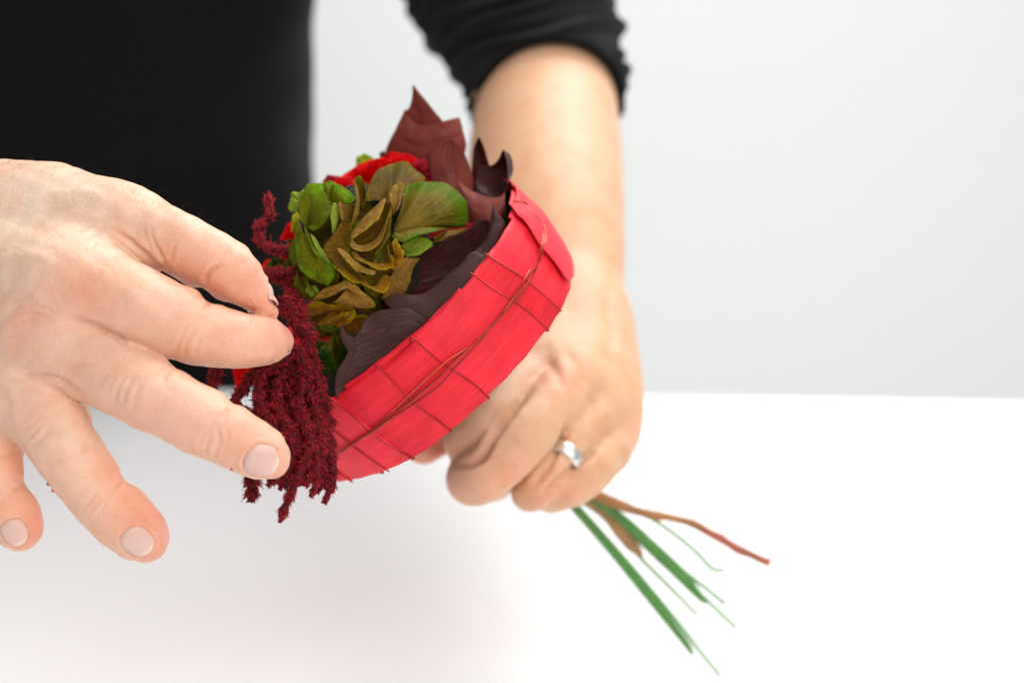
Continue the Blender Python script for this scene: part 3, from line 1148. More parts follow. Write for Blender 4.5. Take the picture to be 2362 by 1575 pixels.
zs = np.linspace(TABLE_Z - 0.25, TABLE_Z + 0.62, 110)
ang = np.linspace(0, 2 * np.pi, 160, endpoint=False)
Zg, Ag = np.meshgrid(zs, ang, indexing='ij')
hz = Zg - TABLE_Z
hw = 0.168 + 0.020 * np.clip(hz - .17, 0, .3) / .3 + 0.006 * np.sin(hz * 14)
hd = 0.115 + 0.012 * np.sin(hz * 6 + 1)
shoulder = np.clip((hz - 0.50) / 0.12, 0, 1)
k = np.sqrt(np.clip(1 - shoulder ** 2, 0.02, 1))
fold = fold_noise(hz * 30, Ag, [(1.0, 2, .3, .0022), (1.7, -3, 1.1, .0016), (.7, 4, 2.0, .0018), (2.6, 5, .5, .0009), (3.4, -7, 2.2, .0006), (1.2, 9, .2, .0006)])
dg = (np.cos(Ag) * .8 + hz * 2.4)
fold = fold + .0035 * np.exp(-((dg - .9) / .10) ** 2) + .003 * np.exp(-((dg - .45) / .09) ** 2) + .003 * np.exp(-((dg - 1.3) / .12) ** 2)
ca, sa = np.cos(Ag), np.sin(Ag)
X = TX + (hw + fold) * k * np.sign(ca) * np.abs(ca) ** .9
Y = TY + (hd + fold) * k * np.sign(sa) * np.abs(sa) ** .9
tv = np.stack([X, Y, Zg], -1).reshape(-1, 3)
add_part(tv, grid_faces(110, 160, True))


def sleeve(rows, n, fold_amp, wave, seed, bunch=None):
    r = spline(np.array([[*P(a, b, c), rad / FPX * c] for a, b, c, rad in rows]), n=n)
    t, N, Bn = frames(r[:, :3])
    seg = 72
    a = np.linspace(0, 2 * np.pi, seg, endpoint=False)
    s = np.concatenate([[0], np.cumsum(np.linalg.norm(np.diff(r[:, :3], axis=0), axis=1))])
    S, A = np.meshgrid(s, a, indexing='ij')
    g = np.random.default_rng(seed)
    p = g.uniform(0, 6.28, 8)
    warp = .0045 * np.sin(A + p[0]) + .003 * np.sin(2 * A + p[1] + S * 40) + .0015 * np.sin(3 * A + p[2])
    ph = (S + warp) / wave * 2 * np.pi
    if bunch is not None:
        # folds bunched by pushing the sleeve up: they lie across the direction 'bunch'
        v0 = r[:, None, :3] + r[:, 3][:, None, None] * (np.cos(A)[..., None] * N[:, None] + np.sin(A)[..., None] * Bn[:, None])
        q = (v0 - r[0, :3]) @ bunch
        side = (v0 - r[0, :3]) @ CR
        ph = (q + .005 * np.sin(side * 38 + 1) + .0025 * np.sin(side * 90 + q * 60) + warp * .4) / wave * 2 * np.pi
    rid = (1.6 * np.sqrt(np.abs(np.sin(ph / 2)) + .02) - 1.1) + .45 * np.sin(ph * 1.63 + 1.5 * np.sin(A + p[3])) + .3 * np.sin(ph * .53 + p[4] + np.sin(2 * A))
    am = fold_amp * (0.8 + .2 * np.sin(A * 2 + p[5] + S * 25))
    cuff = np.clip(S / .006, 0, 1)
    rad = r[:, 3][:, None] + rid * am * cuff
    v = r[:, None, :3] + rad[..., None] * (np.cos(A)[..., None] * N[:, None] + np.sin(A)[..., None] * Bn[:, None])
    # turned-in hem at the cuff
    inn = r[0, :3] + (v[0] - r[0, :3]) * .93
    inn2 = r[3, :3] + (v[0] - r[0, :3]) * .86
    v = np.concatenate([inn2[None], inn[None], v])
    add_part(v.reshape(-1, 3), grid_faces(n + 2, seg, True))


SR = [(1270, 240, .672, 174), (1252, 160, .694, 184), (1228, 80, .718, 198), (1183, 0, .744, 210), (1120, -110, .79, 215)]
shRuv = UV(shR)
sleeve(SR + [(shRuv[0] * .5 + 1120 * .5, shRuv[1] * .5 - 55, .90, 215), (*shRuv[:2], shRuv[2], 200)], 320, .0042, .0125, 3, DIR(-.32, -.95, 0))
shLuv = UV(shL)
sleeve([(-700, 390, .66, 245), (-850, 290, .72, 240), (-960, 200, .79, 240), (shLuv[0] * .5 - 480, shLuv[1] * .5 + 60, .92, 235), (*shLuv[:2], shLuv[2], 230)], 150, .0022, .0125, 5)
shirt = mesh_obj('shirt', sv, np.array(sf), M_SHIRT)
shirt['label'] = 'black jersey top with pushed-up wrinkled sleeves'
keep_world(shirt, person)

# -- ring on the gripping hand
rc = P(1300, 1055, .5098)
rdir = P(1290, 1070, .508) - P(1338, 1000, .516)
rdir /= np.linalg.norm(rdir)
e1 = np.cross(rdir, [0, 0, 1.0])
e1 /= np.linalg.norm(e1)
e2 = np.cross(rdir, e1)
RRad = 43.5 / FPX * .510
prof = [(-.0029, -.0004), (-.0026, .0005), (-.0012, .0009), (.0012, .0009), (.0026, .0005), (.0029, -.0004)]
a = np.linspace(0, 2 * np.pi, 64, endpoint=False)
rv = []
for ang_ in a:
    o_ = math.cos(ang_) * e1 + math.sin(ang_) * e2
    for x, y in prof:
        rv.append(rc + rdir * x + o_ * (RRad + y))
fcs = []
m = len(prof)
for i in range(64):
    for j in range(m):
        fcs.append((i * m + j, i * m + (j + 1) % m, ((i + 1) % 64) * m + (j + 1) % m, ((i + 1) % 64) * m + j))
ring = mesh_obj('finger_ring', rv, np.array(fcs), M_SILVER)
tag(ring, 'wide polished silver band worn on the finger gripping the stems', 'ring')

# ------------------------------------------------------------------ the bouquet
BC = P(880, 676, .475)
BA = DIR(-.62, -.694, -.37)
BR, BL = .0573, .0302
be1 = np.cross(BA, CF)
be1 /= np.linalg.norm(be1)
be2 = np.cross(BA, be1)
bouquet = bpy.data.objects.new('bouquet', None)
link(bouquet)
tag(bouquet, 'hand-tied bouquet of green hydrangea and maroon leaves in red veneer collar', 'bouquet')


def bandp(th, h, dr=0.0):
    """point on the collar: angle, distance below the top rim, distance off the surface"""
    th = np.asarray(th, float)
    return BC - BA * np.asarray(h)[..., None] + (np.cos(th)[..., None] * be1 + np.sin(th)[..., None] * be2) * (BR + np.asarray(dr)[..., None])


def on_band(u, v):
    """pixel -> (angle, h) on the near side of the collar"""
    o = CAM_LOC
    d = P(u, v, 1.0) - CAM_LOC
    q = o - BC
    dp = d - BA * (d @ BA)
    qp = q - BA * (q @ BA)
    A_, B_, C_ = dp @ dp, 2 * dp @ qp, qp @ qp - BR * BR
    D = B_ * B_ - 4 * A_ * C_
    t = (-B_ - math.sqrt(max(D, 0))) / (2 * A_)
    x = o + d * t - BC
    return math.atan2(x @ be2, x @ be1), -(x @ BA)


# collar
def band_strip(th0, th1, h0, h1, n, m, thick, wob, name, parent, mat, dr=0.0, lift=None, ragged=0.0, seed=0):
    g = np.random.default_rng(seed)
    s = np.linspace(0, 1, m)
    th0, th1 = (x if isinstance(x, tuple) else (x, x) for x in (th0, th1))
    X1, S = np.meshgrid(np.linspace(0, 1, n), s, indexing='ij')
    T = (th0[0] + (th0[1] - th0[0]) * S) * (1 - X1) + (th1[0] + (th1[1] - th1[0]) * S) * X1
    p = g.uniform(0, 6.28, 6)
    H = h0 + (h1 - h0) * S
    H = H + (.0004 * np.sin(T * 6 + p[0]) + .00012 * np.sin(T * 29 + p[1])) * (1 - S) + (.0004 * np.sin(T * 5 + p[2]) + .00012 * np.sin(T * 37 + p[3])) * S
    rad = wob(T, S) + dr
    if lift is not None:
        rad = rad + lift(T, S)
    T2 = T
    if ragged:
        rr = np.interp(s, np.linspace(0, 1, 24), g.uniform(-1, 1, 24)) * ragged
        T2 = T + rr[None, :] * (np.linspace(0, 1, n)[:, None] < .06)
    V = bandp(T2, H, rad).reshape(-1, 3)
    uv = np.stack([(T * BR).ravel(), H.ravel()], 1)
    return mesh_obj(name, V, grid_faces(n, m), mat, parent, uvs=uv, solid=thick, offset=-1)


tops = [(768, 928), (867, 845), (946, 776), (1091, 631), (1131, 589)]
bots = [(938, 1047), (1029, 987), (1124, 912), (1259, 752), (1276, 698)]
cross = [(on_band(*t)[0], on_band(*b)[0]) for t, b in zip(tops, bots)]
crx = sorted(np.mean(c) for c in cross)
thA = crx[0] - 0.30
knots = np.array([thA - 0.9, thA - .55, thA - .2] + crx + [crx[-1] + .34, crx[-1] + .75, crx[-1] + 1.3, crx[-1] + 1.9])


def wob(T, S):
    d = np.min(np.abs(T[..., None] - knots), -1)
    puff = .0005 * np.clip(d / .07, 0, 1) ** .8
    return puff + .0005 * np.sin(T * 5 + S * 2) - .0022 * (S - .5) ** 2 * 2


collar = bpy.data.objects.new('veneer_collar', None)
link(collar, bouquet)
slant = float(np.mean([b_ - a_ for a_, b_ in cross])) / 2
seams = []
for k_ in sorted(knots):
    c_ = [c for c in cross if abs(np.mean(c) - k_) < 1e-6]
    seams.append(tuple(c_[0]) if c_ else (k_ - slant, k_ + slant))
seams.append((seams[0][0] + 2 * math.pi, seams[0][1] + 2 * math.pi))
for i_ in range(len(seams) - 1):
    s0, s1 = seams[i_], seams[i_ + 1]
    g_ = np.random.default_rng(70 + i_)
    sk = g_.uniform(-.0004, .0004)
    # each panel laps a little over the one before it
    lap = lambda T, S, s1=s1: .00025 + .00040 * np.clip((T - (s1[0] + (s1[1] - s1[0]) * S) + .05) / .05, 0, 1)
    band_strip((s0[0] - .014, s0[1] - .014), (s1[0] + .006, s1[1] + .006), sk, BL + sk + g_.uniform(-.0003, .0003), max(12, int((s1[0] - s0[0]) * 90)), 20, .0008, wob, 'veneer_panel', collar, M_VEN, lift=lap, seed=70 + i_)
collar['label'] = 'red wood veneer collar bound with copper wire'
# loose second layer whose ragged end stands off the collar at the upper right
zb = lambda x, y: (1060 + x / 5.225, 400 + y / 5.225)
f0 = on_band(*zb(960, 850))[0]
def band_depth(x, y):
    t, h = on_band(*zb(x, y))
    return UV(bandp(t, h))[2]


flapA = [(x, y, band_depth(x, y) - k) for x, y, k in [(590, 365, .0005), (640, 420, .0015), (700, 505, .003), (780, 575, .004), (860, 690, .005), (960, 860, .0055), (1060, 970, .006), (1170, 1105, .006), (1270, 1255, .006), (1312, 1290, .005)]]
flapB = [(575, 120, .487), (640, 170, .487), (720, 240, .487), (850, 355, .487), (960, 480, .487), (1040, 600, .487), (1130, 740, .487), (1250, 930, .488), (1318, 1080, .4885), (1326, 1270, .489)]


def P3(rows, zf=None):
    return np.array([P(*(zf(x, y) if zf else (x, y)), d) for x, y, d in rows])


def loft(name, A, B, mat, parent, n=28, m=10, bulge=0.0, thick=.00035, wave=0.0, seed=0, jag=0.0, label=None, uvscale=None, rib=0.0):
    """a curved sheet between two traced edges; bulge (metres) swells it towards the lens"""
    g = np.random.default_rng(seed)
    a, b = spline(np.asarray(A), n=n), spline(np.asarray(B), n=n)
    s = np.linspace(0, 1, m)[None, :, None]
    V = a[:, None] * (1 - s) + b[:, None] * s
    tdir = np.gradient(V.mean(1), axis=0)
    ac = b - a
    N = np.cross(tdir, ac)
    N /= np.linalg.norm(N, axis=1)[:, None] + 1e-9
    N[(N @ CF) > 0] *= -1
    Nm = N.mean(0)
    Nm /= np.linalg.norm(Nm)
    N = N * .4 + Nm * .6
    ss = s[..., 0]
    x = np.linspace(0, 1, n)[:, None]
    p = g.uniform(0, 6.28, 6)
    hgt = bulge * 4 * ss * (1 - ss) * np.sin(np.pi * np.clip(x * .9 + .05, 0, 1)) ** .5
    hgt = hgt + wave * (np.sin(x * 9 + ss * 3 + p[0]) + .6 * np.sin(x * 17 - ss * 5 + p[1])) * (.35 + ss)
    if rib:
        hgt = hgt - rib * np.exp(-((ss - .5) / .06) ** 2) + rib * .10 * np.sin(x * 30 + 8 * np.abs(ss - .5)) * np.minimum(1, 6 * ss * (1 - ss))
    V = V + N[:, None] * hgt[..., None]
    if jag:
        e = np.interp(np.linspace(0, 1, n), np.linspace(0, 1, n), g.normal(size=n)) * jag
        V[:, -1] += ac / (np.linalg.norm(ac, axis=1)[:, None] + 1e-9) * e[:, None]
    X_, S_ = np.meshgrid(np.linspace(0, 1, n), np.linspace(0, 1, m), indexing='ij')
    uv = np.stack([X_.ravel(), S_.ravel()], 1)
    if uvscale:
        uv = uv * uvscale
    o = mesh_obj(name, V.reshape(-1, 3), grid_faces(n, m), mat, parent, uvs=uv, solid=thick, subsurf=1)
    if label:
        o['label'] = label
    return o


fl = loft('veneer_flap', P3(flapA, zb), P3(flapB, zb), M_VEN, collar, n=50, m=14, bulge=.0035, thick=.0007, seed=4, uvscale=(.045, .03))
fl['label'] = 'loose ragged end of the veneer layer'
flv = np.array([v.co for v in fl.data.vertices])
flu, flvv, fld = UV(flv)


def over_flap(x, y, lift=.0011):
    u, v = zb(x, y)
    q = (flu - u) ** 2 + (flvv - v) ** 2
    i = np.argsort(q)[:4]
    d = fld[i].mean() if q[i[0]] < 15 ** 2 else 9
    t, h = on_band(u, v)
    return P(u, v, min(d, UV(bandp(t, h))[2]) - lift)


fl2 = loft('veneer_flap', P3([(628, 330, .459), (650, 380, .4565), (668, 440, .4553), (682, 512, .455)], zb), P3([(660, 320, .459), (690, 370, .457), (740, 440, .456), (776, 580, .4556)], zb), M_VEN, collar, n=16, m=6, bulge=.0008, thick=.0005, uvscale=(.02, .004))
t0_, t1_ = on_band(800, 905)[0], on_band(1062, 664)[0]
band_strip(t0_, t1_, -.0010, .012, 60, 8, .0006, lambda T, S: 0 * T - .0010 + .0002 * np.sin(T * 20), 'veneer_panel', collar, M_VEN, seed=99)


def wire(name, pts, r, mat, parent, seg=6, n=60):
    pth = spline(np.asarray(pts), n=n)
    v, f = tube(pth, r, seg)
    return mesh_obj(name, v, f, mat, parent)


# cross wires, hooked over both rims
for i, (t, b) in enumerate(cross):
    hs = np.linspace(-.001, BL + .0008, 16)
    ths = t + (b - t) * (hs / BL)
    ths = ths + .006 * np.sin(hs * 260 + i)
    w3 = [wob(np.array([x]), np.array([h / BL]))[0] for x, h in zip(ths, hs)]
    pts = [bandp(ths[0], -.0009, -.0014)] + [bandp(x, h, w + .0006) for x, h, w in zip(ths, hs, w3)] + [bandp(ths[-1], BL + .0006, -.0016)]
    wire('binding_wire', pts, .00026, M_WIRE, collar)
for kx in [crx[0] - .22, crx[0] - .55, crx[0] - 1.0, crx[-1] + 1.9, crx[-1] + 2.6]:
    hs = np.linspace(-.001, BL + .0008, 12)
    pts = [bandp(kx + .1 * h / BL, h, wob(np.array([kx]), np.array([h / BL]))[0] + .0006) for h in hs]
    wire('binding_wire', pts, .00026, M_WIRE, collar)
# long wires round the middle, crossing each other
long_px = [(786, 1036), (850, 996), (900, 955), (950, 920), (1000, 872), (1042, 832), (1090, 790), (1140, 742), (1178, 697), (1210, 650), (1232, 612)]
lth = np.array([on_band(*p) for p in long_px])
for i in range(4):
    off = (i - 1.5) * .0011
    g = np.random.default_rng(40 + i)
    ph = g.uniform(0, 6.28)
    pts = []
    for k, (t, h) in enumerate(lth):
        hh = h + off * (.55 + .6 * math.sin(k * .9 + ph)) + g.normal() * .00025
        pts.append(bandp(t, hh, wob(np.array([t]), np.array([hh / BL]))[0] + .0011 + .00035 * (i % 2)))
    tail = [over_flap(x + off * 14000, y) for x, y in [(960, 1000), (1010, 880), (1030, 740), (1015, 640), (975, 540), (880, 450), (790, 370), (720, 332), (680, 330)]]
    if i != 1:
        pts = pts[:-1] + tail
    else:
        pts = pts + tail[1:6]
    head = [bandp(lth[0][0] - x, lth[0][1] + off * .6 + .0003, .0014) for x in (1.0, .8, .6, .4, .2)]
    wire('long_wire', head + pts, .00027, M_WIRE2 if i in (0, 2) else M_WIRE, collar, n=170)

# lumpy near-black sheet added to close the collar, standing in for shade
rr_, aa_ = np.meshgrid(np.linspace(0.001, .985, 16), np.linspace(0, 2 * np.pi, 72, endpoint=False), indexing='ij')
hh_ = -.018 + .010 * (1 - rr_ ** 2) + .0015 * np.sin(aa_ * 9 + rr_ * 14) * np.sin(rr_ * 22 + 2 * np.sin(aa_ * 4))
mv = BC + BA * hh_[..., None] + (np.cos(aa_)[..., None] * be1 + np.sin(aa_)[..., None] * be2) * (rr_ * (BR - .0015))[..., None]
mesh_obj('shade_filling', mv.reshape(-1, 3), grid_faces(16, 72, True), M_SHADE_FILL, bouquet, solid=.002, offset=-1)

# ---- maroon leaves, each traced and set at its own depth
z3 = lambda x, y: (560 + x / 2.704, 180 + y / 2.704)
z4 = lambda x, y: (460 + x / 2.5295, 600 + y / 2.5295)


def leaf(A, B, mat, zf, label=None, **k):
    k.setdefault('thick', .00028)
    k.setdefault('rib', .0003)
    return loft('leaf', P3(A, zf), P3(B, zf), mat, bouquet, label=label, **k)


leaf([(1064, 46, .500), (1056, 130, .501), (1032, 196, .502), (1000, 208, .502), (1002, 255, .502), (955, 318, .502), (918, 385, .502), (890, 450, .502), (878, 540, .502)],
     [(1066, 46, .500), (1105, 95, .498), (1155, 155, .497), (1200, 212, .497), (1240, 258, .496), (1290, 330, .496), (1320, 400, .496), (1330, 480, .496), (1330, 560, .497)],
     M_LEAF, z3, 'upright russet leaf ending in a long point', bulge=.0016, n=40, m=14, seed=1, rib=.0006)
leaf([(1005, 212, .4965), (1030, 235, .496), (1085, 288, .4945), (1150, 298, .493), (1250, 270, .4925), (1304, 255, .493), (1352, 246, .495)],
     [(890, 470, .497), (930, 520, .495), (1000, 560, .492), (1100, 570, .490), (1250, 560, .490), (1370, 500, .492), (1396, 420, .494)],
     M_LEAF, z3, 'russet leaf with spiny curled corner', bulge=.0014, n=36, m=16, seed=2, rib=.0005)
leaf([(1300, 378, .485), (1232, 398, .485), (1192, 440, .485), (1165, 500, .484), (1170, 600, .483), (1200, 700, .482), (1260, 800, .480), (1330, 900, .477)],
     [(1302, 378, .485), (1350, 408, .486), (1388, 480, .487), (1410, 545, .487), (1437, 610, .487), (1442, 690, .485), (1440, 790, .482), (1460, 900, .478)],
     M_LEAF, z3, 'broad smooth russet leaf at the back', bulge=.0022, n=36, m=16, seed=3, rib=.0006)
leaf([(1475, 368, .489), (1445, 430, .489), (1436, 520, .488), (1430, 620, .486), (1440, 740, .483)],
     [(1477, 368, .489), (1505, 430, .490), (1530, 515, .491), (1545, 570, .491), (1560, 740, .487)],
     M_LEAF_SHADE, z3, bulge=-.004, n=26, m=10, seed=4)
leaf([(1621, 446, .476), (1592, 508, .480), (1548, 546, .485), (1478, 552, .487), (1455, 600, .486), (1450, 650, .484), (1462, 690, .480)],
     [(1623, 446, .476), (1641, 500, .472), (1652, 590, .468), (1648, 660, .466), (1632, 712, .465), (1600, 738, .465), (1530, 742, .467)],
     M_LEAF_SHADE, z3, 'shade-darkened cupped leaf with a spiny tip', bulge=-.005, n=34, m=14, seed=5)
leaf([(1340, 640, .479), (1400, 688, .474), (1465, 720, .470), (1530, 742, .467), (1600, 740, .4655), (1636, 705, .466)],
     [(1385, 780, .470), (1420, 880, .464), (1470, 960, .460), (1540, 970, .458), (1590, 940, .459), (1640, 850, .463)],
     M_LEAF, z3, 'folded russet leaf below the cupped one', bulge=.003, n=30, m=12, seed=6)
leaf([(1000, 1210, .452), (1020, 1160, .452), (1070, 1115, .452), (1180, 1058, .453), (1280, 992, .454), (1380, 958, .455), (1440, 910, .456), (1480, 880, .457), (1535, 886, .457)],
     [(975, 1350, .446), (1100, 1345, .445), (1200, 1300, .444), (1290, 1240, .444), (1370, 1180, .4445), (1440, 1130, .445), (1500, 1080, .447), (1550, 1020, .449), (1590, 960, .452)],
     M_LEAF_SHADE, z3, 'shade-darkened hollow leaf curled behind the collar rim', bulge=-.009, n=36, m=16, seed=7)
leaf([(1564, 796, .449), (1550, 860, .448), (1532, 960, .446), (1490, 1040, .444), (1430, 1090, .442)],
     [(1566, 796, .449), (1592, 850, .448), (1638, 912, .447), (1600, 1010, .444), (1600, 1190, .442)],
     M_LEAF_P, z3, 'plum-grey pointed leaf standing at the rim', bulge=.002, n=30, m=10, seed=8)
leaf([(878, 1395, .437), (905, 1362, .4375), (980, 1345, .438), (1100, 1350, .4385), (1200, 1295, .439), (1330, 1190, .440), (1420, 1088, .441), (1470, 1090, .4415)],
     [(1030, 1560, .433), (1110, 1580, .432), (1190, 1550, .4315), (1270, 1505, .4315), (1370, 1415, .4325), (1490, 1305, .434), (1570, 1245, .436), (1630, 1175, .439)],
     M_LEAF_P, z3, 'plum-grey leaf folded along the collar rim', bulge=.002, n=36, m=14, seed=9)
leaf([(876, 1395, .441), (960, 1372, .442), (1060, 1380, .442), (1150, 1390, .441)], [(880, 1450, .4415), (960, 1520, .440), (1060, 1540, .439), (1180, 1500, .437)], M_LEAF_SHADE, z3, bulge=-.003, n=20, m=10, seed=10)
leaf([(830, 378, .4285), (862, 428, .4295), (905, 448, .430), (940, 400, .4305), (982, 330, .431), (1045, 293, .431), (1120, 284, .431), (1210, 280, .431), (1262, 308, .431), (1330, 355, .431)],
     [(828, 380, .4285), (822, 440, .4285), (852, 505, .4285), (886, 600, .429), (815, 630, .4285), (790, 715, .4285), (815, 815, .431), (1000, 760, .431), (1160, 630, .431), (1310, 470, .432)],
     M_LEAF_P, z4, 'plum leaf with wavy edge and small spike beside the tassel', bulge=.0015, n=56, m=16, wave=.0003, seed=11)
leaf([(1290, 300, .436), (1300, 270, .437), (1345, 225, .438)], [(1300, 340, .434), (1335, 300, .434), (1390, 235, .435)], M_LEAF_SHADE, z4, bulge=.001, n=14, m=6, seed=12)

# ---- hydrangea: petals traced on a ball, each its own mesh
HC = P(838, 590, .458)
HR = .030
hyd = bpy.data.objects.new('hydrangea_head', None)
link(hyd, bouquet)
zh = lambda x, y: (640 + x / 4.611, 360 + y / 4.611)


def ball_depth(u, v):
    d = P(u, v, 1.0) - CAM_LOC
    q = CAM_LOC - HC
    A_, B_, C_ = d @ d, 2 * d @ q, q @ q - HR * HR
    D = B_ * B_ - 4 * A_ * C_
    base_d = UV(HC)[2]
    if D <= 0:
        return base_d
    return min(base_d, (-B_ - math.sqrt(D)) / (2 * A_))


def fan(rim, base_pt, dz, deep, mat, zf=None, bulge=.0015, n=30, m=9, ruffle=.0006, parent=None, seed=0, name='petal', thick=.0002, jag=.00018, depth=None):
    """a petal opening from its base point to a traced rim"""
    g = np.random.default_rng(seed)
    zf = zf or (lambda x, y: (x, y))
    R = []
    for x, y in rim:
        u, v = zf(x, y)
        R.append((u, v, (depth if depth else ball_depth(u, v)) + dz))
    R = spline(np.array(R), n=n)
    u, v = zf(*base_pt)
    b = P(u, v, (depth if depth else ball_depth(u, v)) + dz + deep)
    r = np.array([P(*q) for q in R])
    s = np.linspace(0.04, 1, m)
    V = b + (r[:, None] - b) * s[None, :, None]
    Nn = np.cross(r - b, np.gradient(r, axis=0)).sum(0)
    Nn /= np.linalg.norm(Nn) + 1e-9
    if Nn @ CF > 0:
        Nn = -Nn
    p = g.uniform(0, 6.28, 5)
    x = np.linspace(0, 1, n)[:, None]
    hgt = bulge * np.sin(np.pi * s)[None, :] + ruffle * s[None, :] ** 2 * (np.sin(x * 13 + p[0]) + .7 * np.sin(x * 23 + p[1])) + ruffle * .5 * np.sin(x * 31 + p[2]) * s[None, :]
    V = V + Nn * hgt[..., None]
    dirs = (r - b) / (np.linalg.norm(r - b, axis=1)[:, None] + 1e-9)
    V[:, -1] += dirs * (g.normal(size=n) * jag)[:, None]
    X_, S_ = np.meshgrid(np.linspace(0, 1, n), s, indexing='ij')
    return mesh_obj(name, V.reshape(-1, 3), grid_faces(n, m), M_PET[mat], parent or hyd, uvs=np.stack([X_.ravel(), S_.ravel()], 1), solid=thick, subsurf=1)


def strip(A, B, dzA, dzB, mat, zf=zh, bulge=.0008, n=26, m=7, seed=0, jag=.00015, parent=None):
    a = [(x, y, ball_depth(*zf(x, y)) + dzA) for x, y in A]
    b = [(x, y, ball_depth(*zf(x, y)) + dzB) for x, y in B]
    return loft('petal', P3(a, zf), P3(b, zf), M_PET[mat], parent or hyd, n=n, m=m, bulge=bulge, thick=.0002, seed=seed, jag=jag, wave=.00012)


mm = .001
fan([(1345, 340), (1390, 315), (1480, 275), (1600, 260), (1740, 270), (1850, 320), (1930, 410), (1990, 490), (2035, 570), (2045, 660), (2030, 735), (1900, 762), (1700, 792), (1500, 860), (1320, 922), (1215, 850)], (1215, 830), 0, 6 * mm, 'olive', zh, bulge=.002, n=44, m=12, seed=1)
fan([(935, 510), (945, 400), (970, 300), (1030, 190), (1120, 110), (1220, 80), (1330, 85), (1430, 110), (1520, 160), (1578, 212), (1580, 250), (1480, 290), (1360, 360), (1330, 460)], (1150, 560), 5 * mm, 4 * mm, 'brown', zh, bulge=.002, n=40, m=11, seed=2)
fan([(1180, 490), (1200, 370), (1238, 296), (1290, 284), (1330, 302), (1332, 400), (1312, 500), (1268, 590)], (1225, 640), -1 * mm, 3 * mm, 'tan', zh, seed=3)
fan([(808, 300), (812, 250), (850, 230), (905, 236), (932, 305), (945, 390), (942, 470), (900, 497), (865, 482), (845, 420)], (850, 560), -1 * mm, 5 * mm, 'brown', zh, bulge=-.002, seed=4)
strip([(812, 260), (826, 400), (832, 500), (815, 600), (785, 700), (778, 752)], [(850, 380), (862, 480), (862, 560), (840, 640), (820, 690), (800, 745)], -2 * mm, 1 * mm, 'olive', seed=5)
fan([(240, 660), (228, 560), (230, 500), (250, 430), (330, 345), (430, 290), (490, 360), (540, 460), (562, 530), (572, 600), (560, 680), (480, 740), (380, 805)], (330, 790), -3 * mm, 3 * mm, 'green', zh, bulge=.002, n=36, m=11, seed=6)
fan([(478, 330), (540, 288), (620, 308), (700, 358), (760, 400), (805, 465), (760, 500), (660, 510)], (600, 560), 2 * mm, 5 * mm, 'green', zh, seed=7)
fan([(240, 670), (200, 740), (180, 850), (182, 1000), (190, 1100), (228, 1190), (320, 1270), (420, 1340), (530, 1382), (590, 1350), (612, 1260), (592, 1165), (510, 1120), (430, 1020), (372, 905), (350, 830), (290, 740)], (400, 1030), -5 * mm, 1 * mm, 'green', zh, bulge=.0015, n=46, m=11, seed=8)
fan([(358, 822), (450, 762), (556, 690), (585, 790), (590, 880), (540, 980), (520, 1100), (440, 1000), (390, 900)], (490, 900), 1 * mm, 4 * mm, 'brown', zh, bulge=-.002, seed=9)
strip([(352, 830), (372, 905), (430, 1020), (510, 1120), (555, 1140)], [(400, 890), (430, 930), (480, 1010), (530, 1080), (560, 1130)], -5 * mm, -2 * mm, 'lime', seed=10)
strip([(600, 490), (572, 560), (560, 640), (575, 740), (582, 825)], [(640, 540), (645, 640), (630, 740), (612, 800), (600, 830)], -2 * mm, 1 * mm, 'lime', seed=11)
strip([(650, 490), (655, 560), (670, 630), (690, 695), (720, 740)], [(700, 515), (780, 520), (835, 520), (825, 640), (790, 720)], 0, 5 * mm, 'brown', seed=12)
strip([(642, 500), (645, 560), (660, 640), (685, 690)], [(668, 490), (672, 560), (690, 620), (694, 680)], -3 * mm, -2 * mm, 'tan', seed=13)
strip([(778, 870), (798, 805), (850, 740), (920, 650), (1000, 570), (1080, 510), (1152, 458)], [(790, 890), (870, 832), (930, 792), (1000, 732), (1072, 690), (1108, 615), (1154, 462)], -7 * mm, -9 * mm, 'tan', bulge=.0012, seed=14)
strip([(790, 880), (930, 790), (1070, 690), (1150, 470)], [(830, 950), (980, 950), (1110, 820), (1215, 520)], 2 * mm, 2 * mm, 'brown', bulge=-.003, seed=15)
strip([(790, 880), (830, 930), (900, 952), (980, 930), (1050, 890), (1100, 800), (1150, 700), (1192, 600)], [(765, 930), (785, 975), (830, 1010), (900, 1027), (980, 1006), (1035, 970), (1120, 880), (1205, 600)], -5 * mm, -9 * mm, 'tan', bulge=.0005, seed=16)
strip([(1192, 610), (1150, 760), (1100, 885), (1052, 965), (1025, 1030)], [(1216, 515), (1212, 640), (1198, 780), (1192, 860), (1125, 965), (1040, 1050)], -4 * mm, -7 * mm, 'brown', seed=17)
strip([(745, 672), (680, 700), (640, 760), (560, 870), (490, 955), (500, 1020), (550, 1090), (602, 1152), (640, 1215)][::-1], [(768, 690), (780, 800), (766, 920), (760, 1000), (790, 1080), (850, 1160), (900, 1240)][::-1], -9 * mm, -3 * mm, 'brown', bulge=.001, n=36, m=11, seed=18)
strip([(640, 980), (720, 1012), (800, 1092), (870, 1152), (960, 1202), (1045, 1222)], [(634, 984), (690, 1070), (765, 1155), (850, 1222), (960, 1262), (1032, 1268)], -8 * mm, -11 * mm, 'tan', seed=19)
strip([(642, 1180), (700, 1190), (790, 1260), (850, 1300), (912, 1350)], [(592, 1150), (635, 1222), (715, 1292), (800, 1342), (912, 1362)], -6 * mm, -9 * mm, 'amber', seed=20)
strip([(650, 1120), (730, 1150), (830, 1210), (930, 1290)], [(640, 1190), (720, 1230), (800, 1280), (900, 1340)], -4 * mm, -5 * mm, 'brown', seed=21)
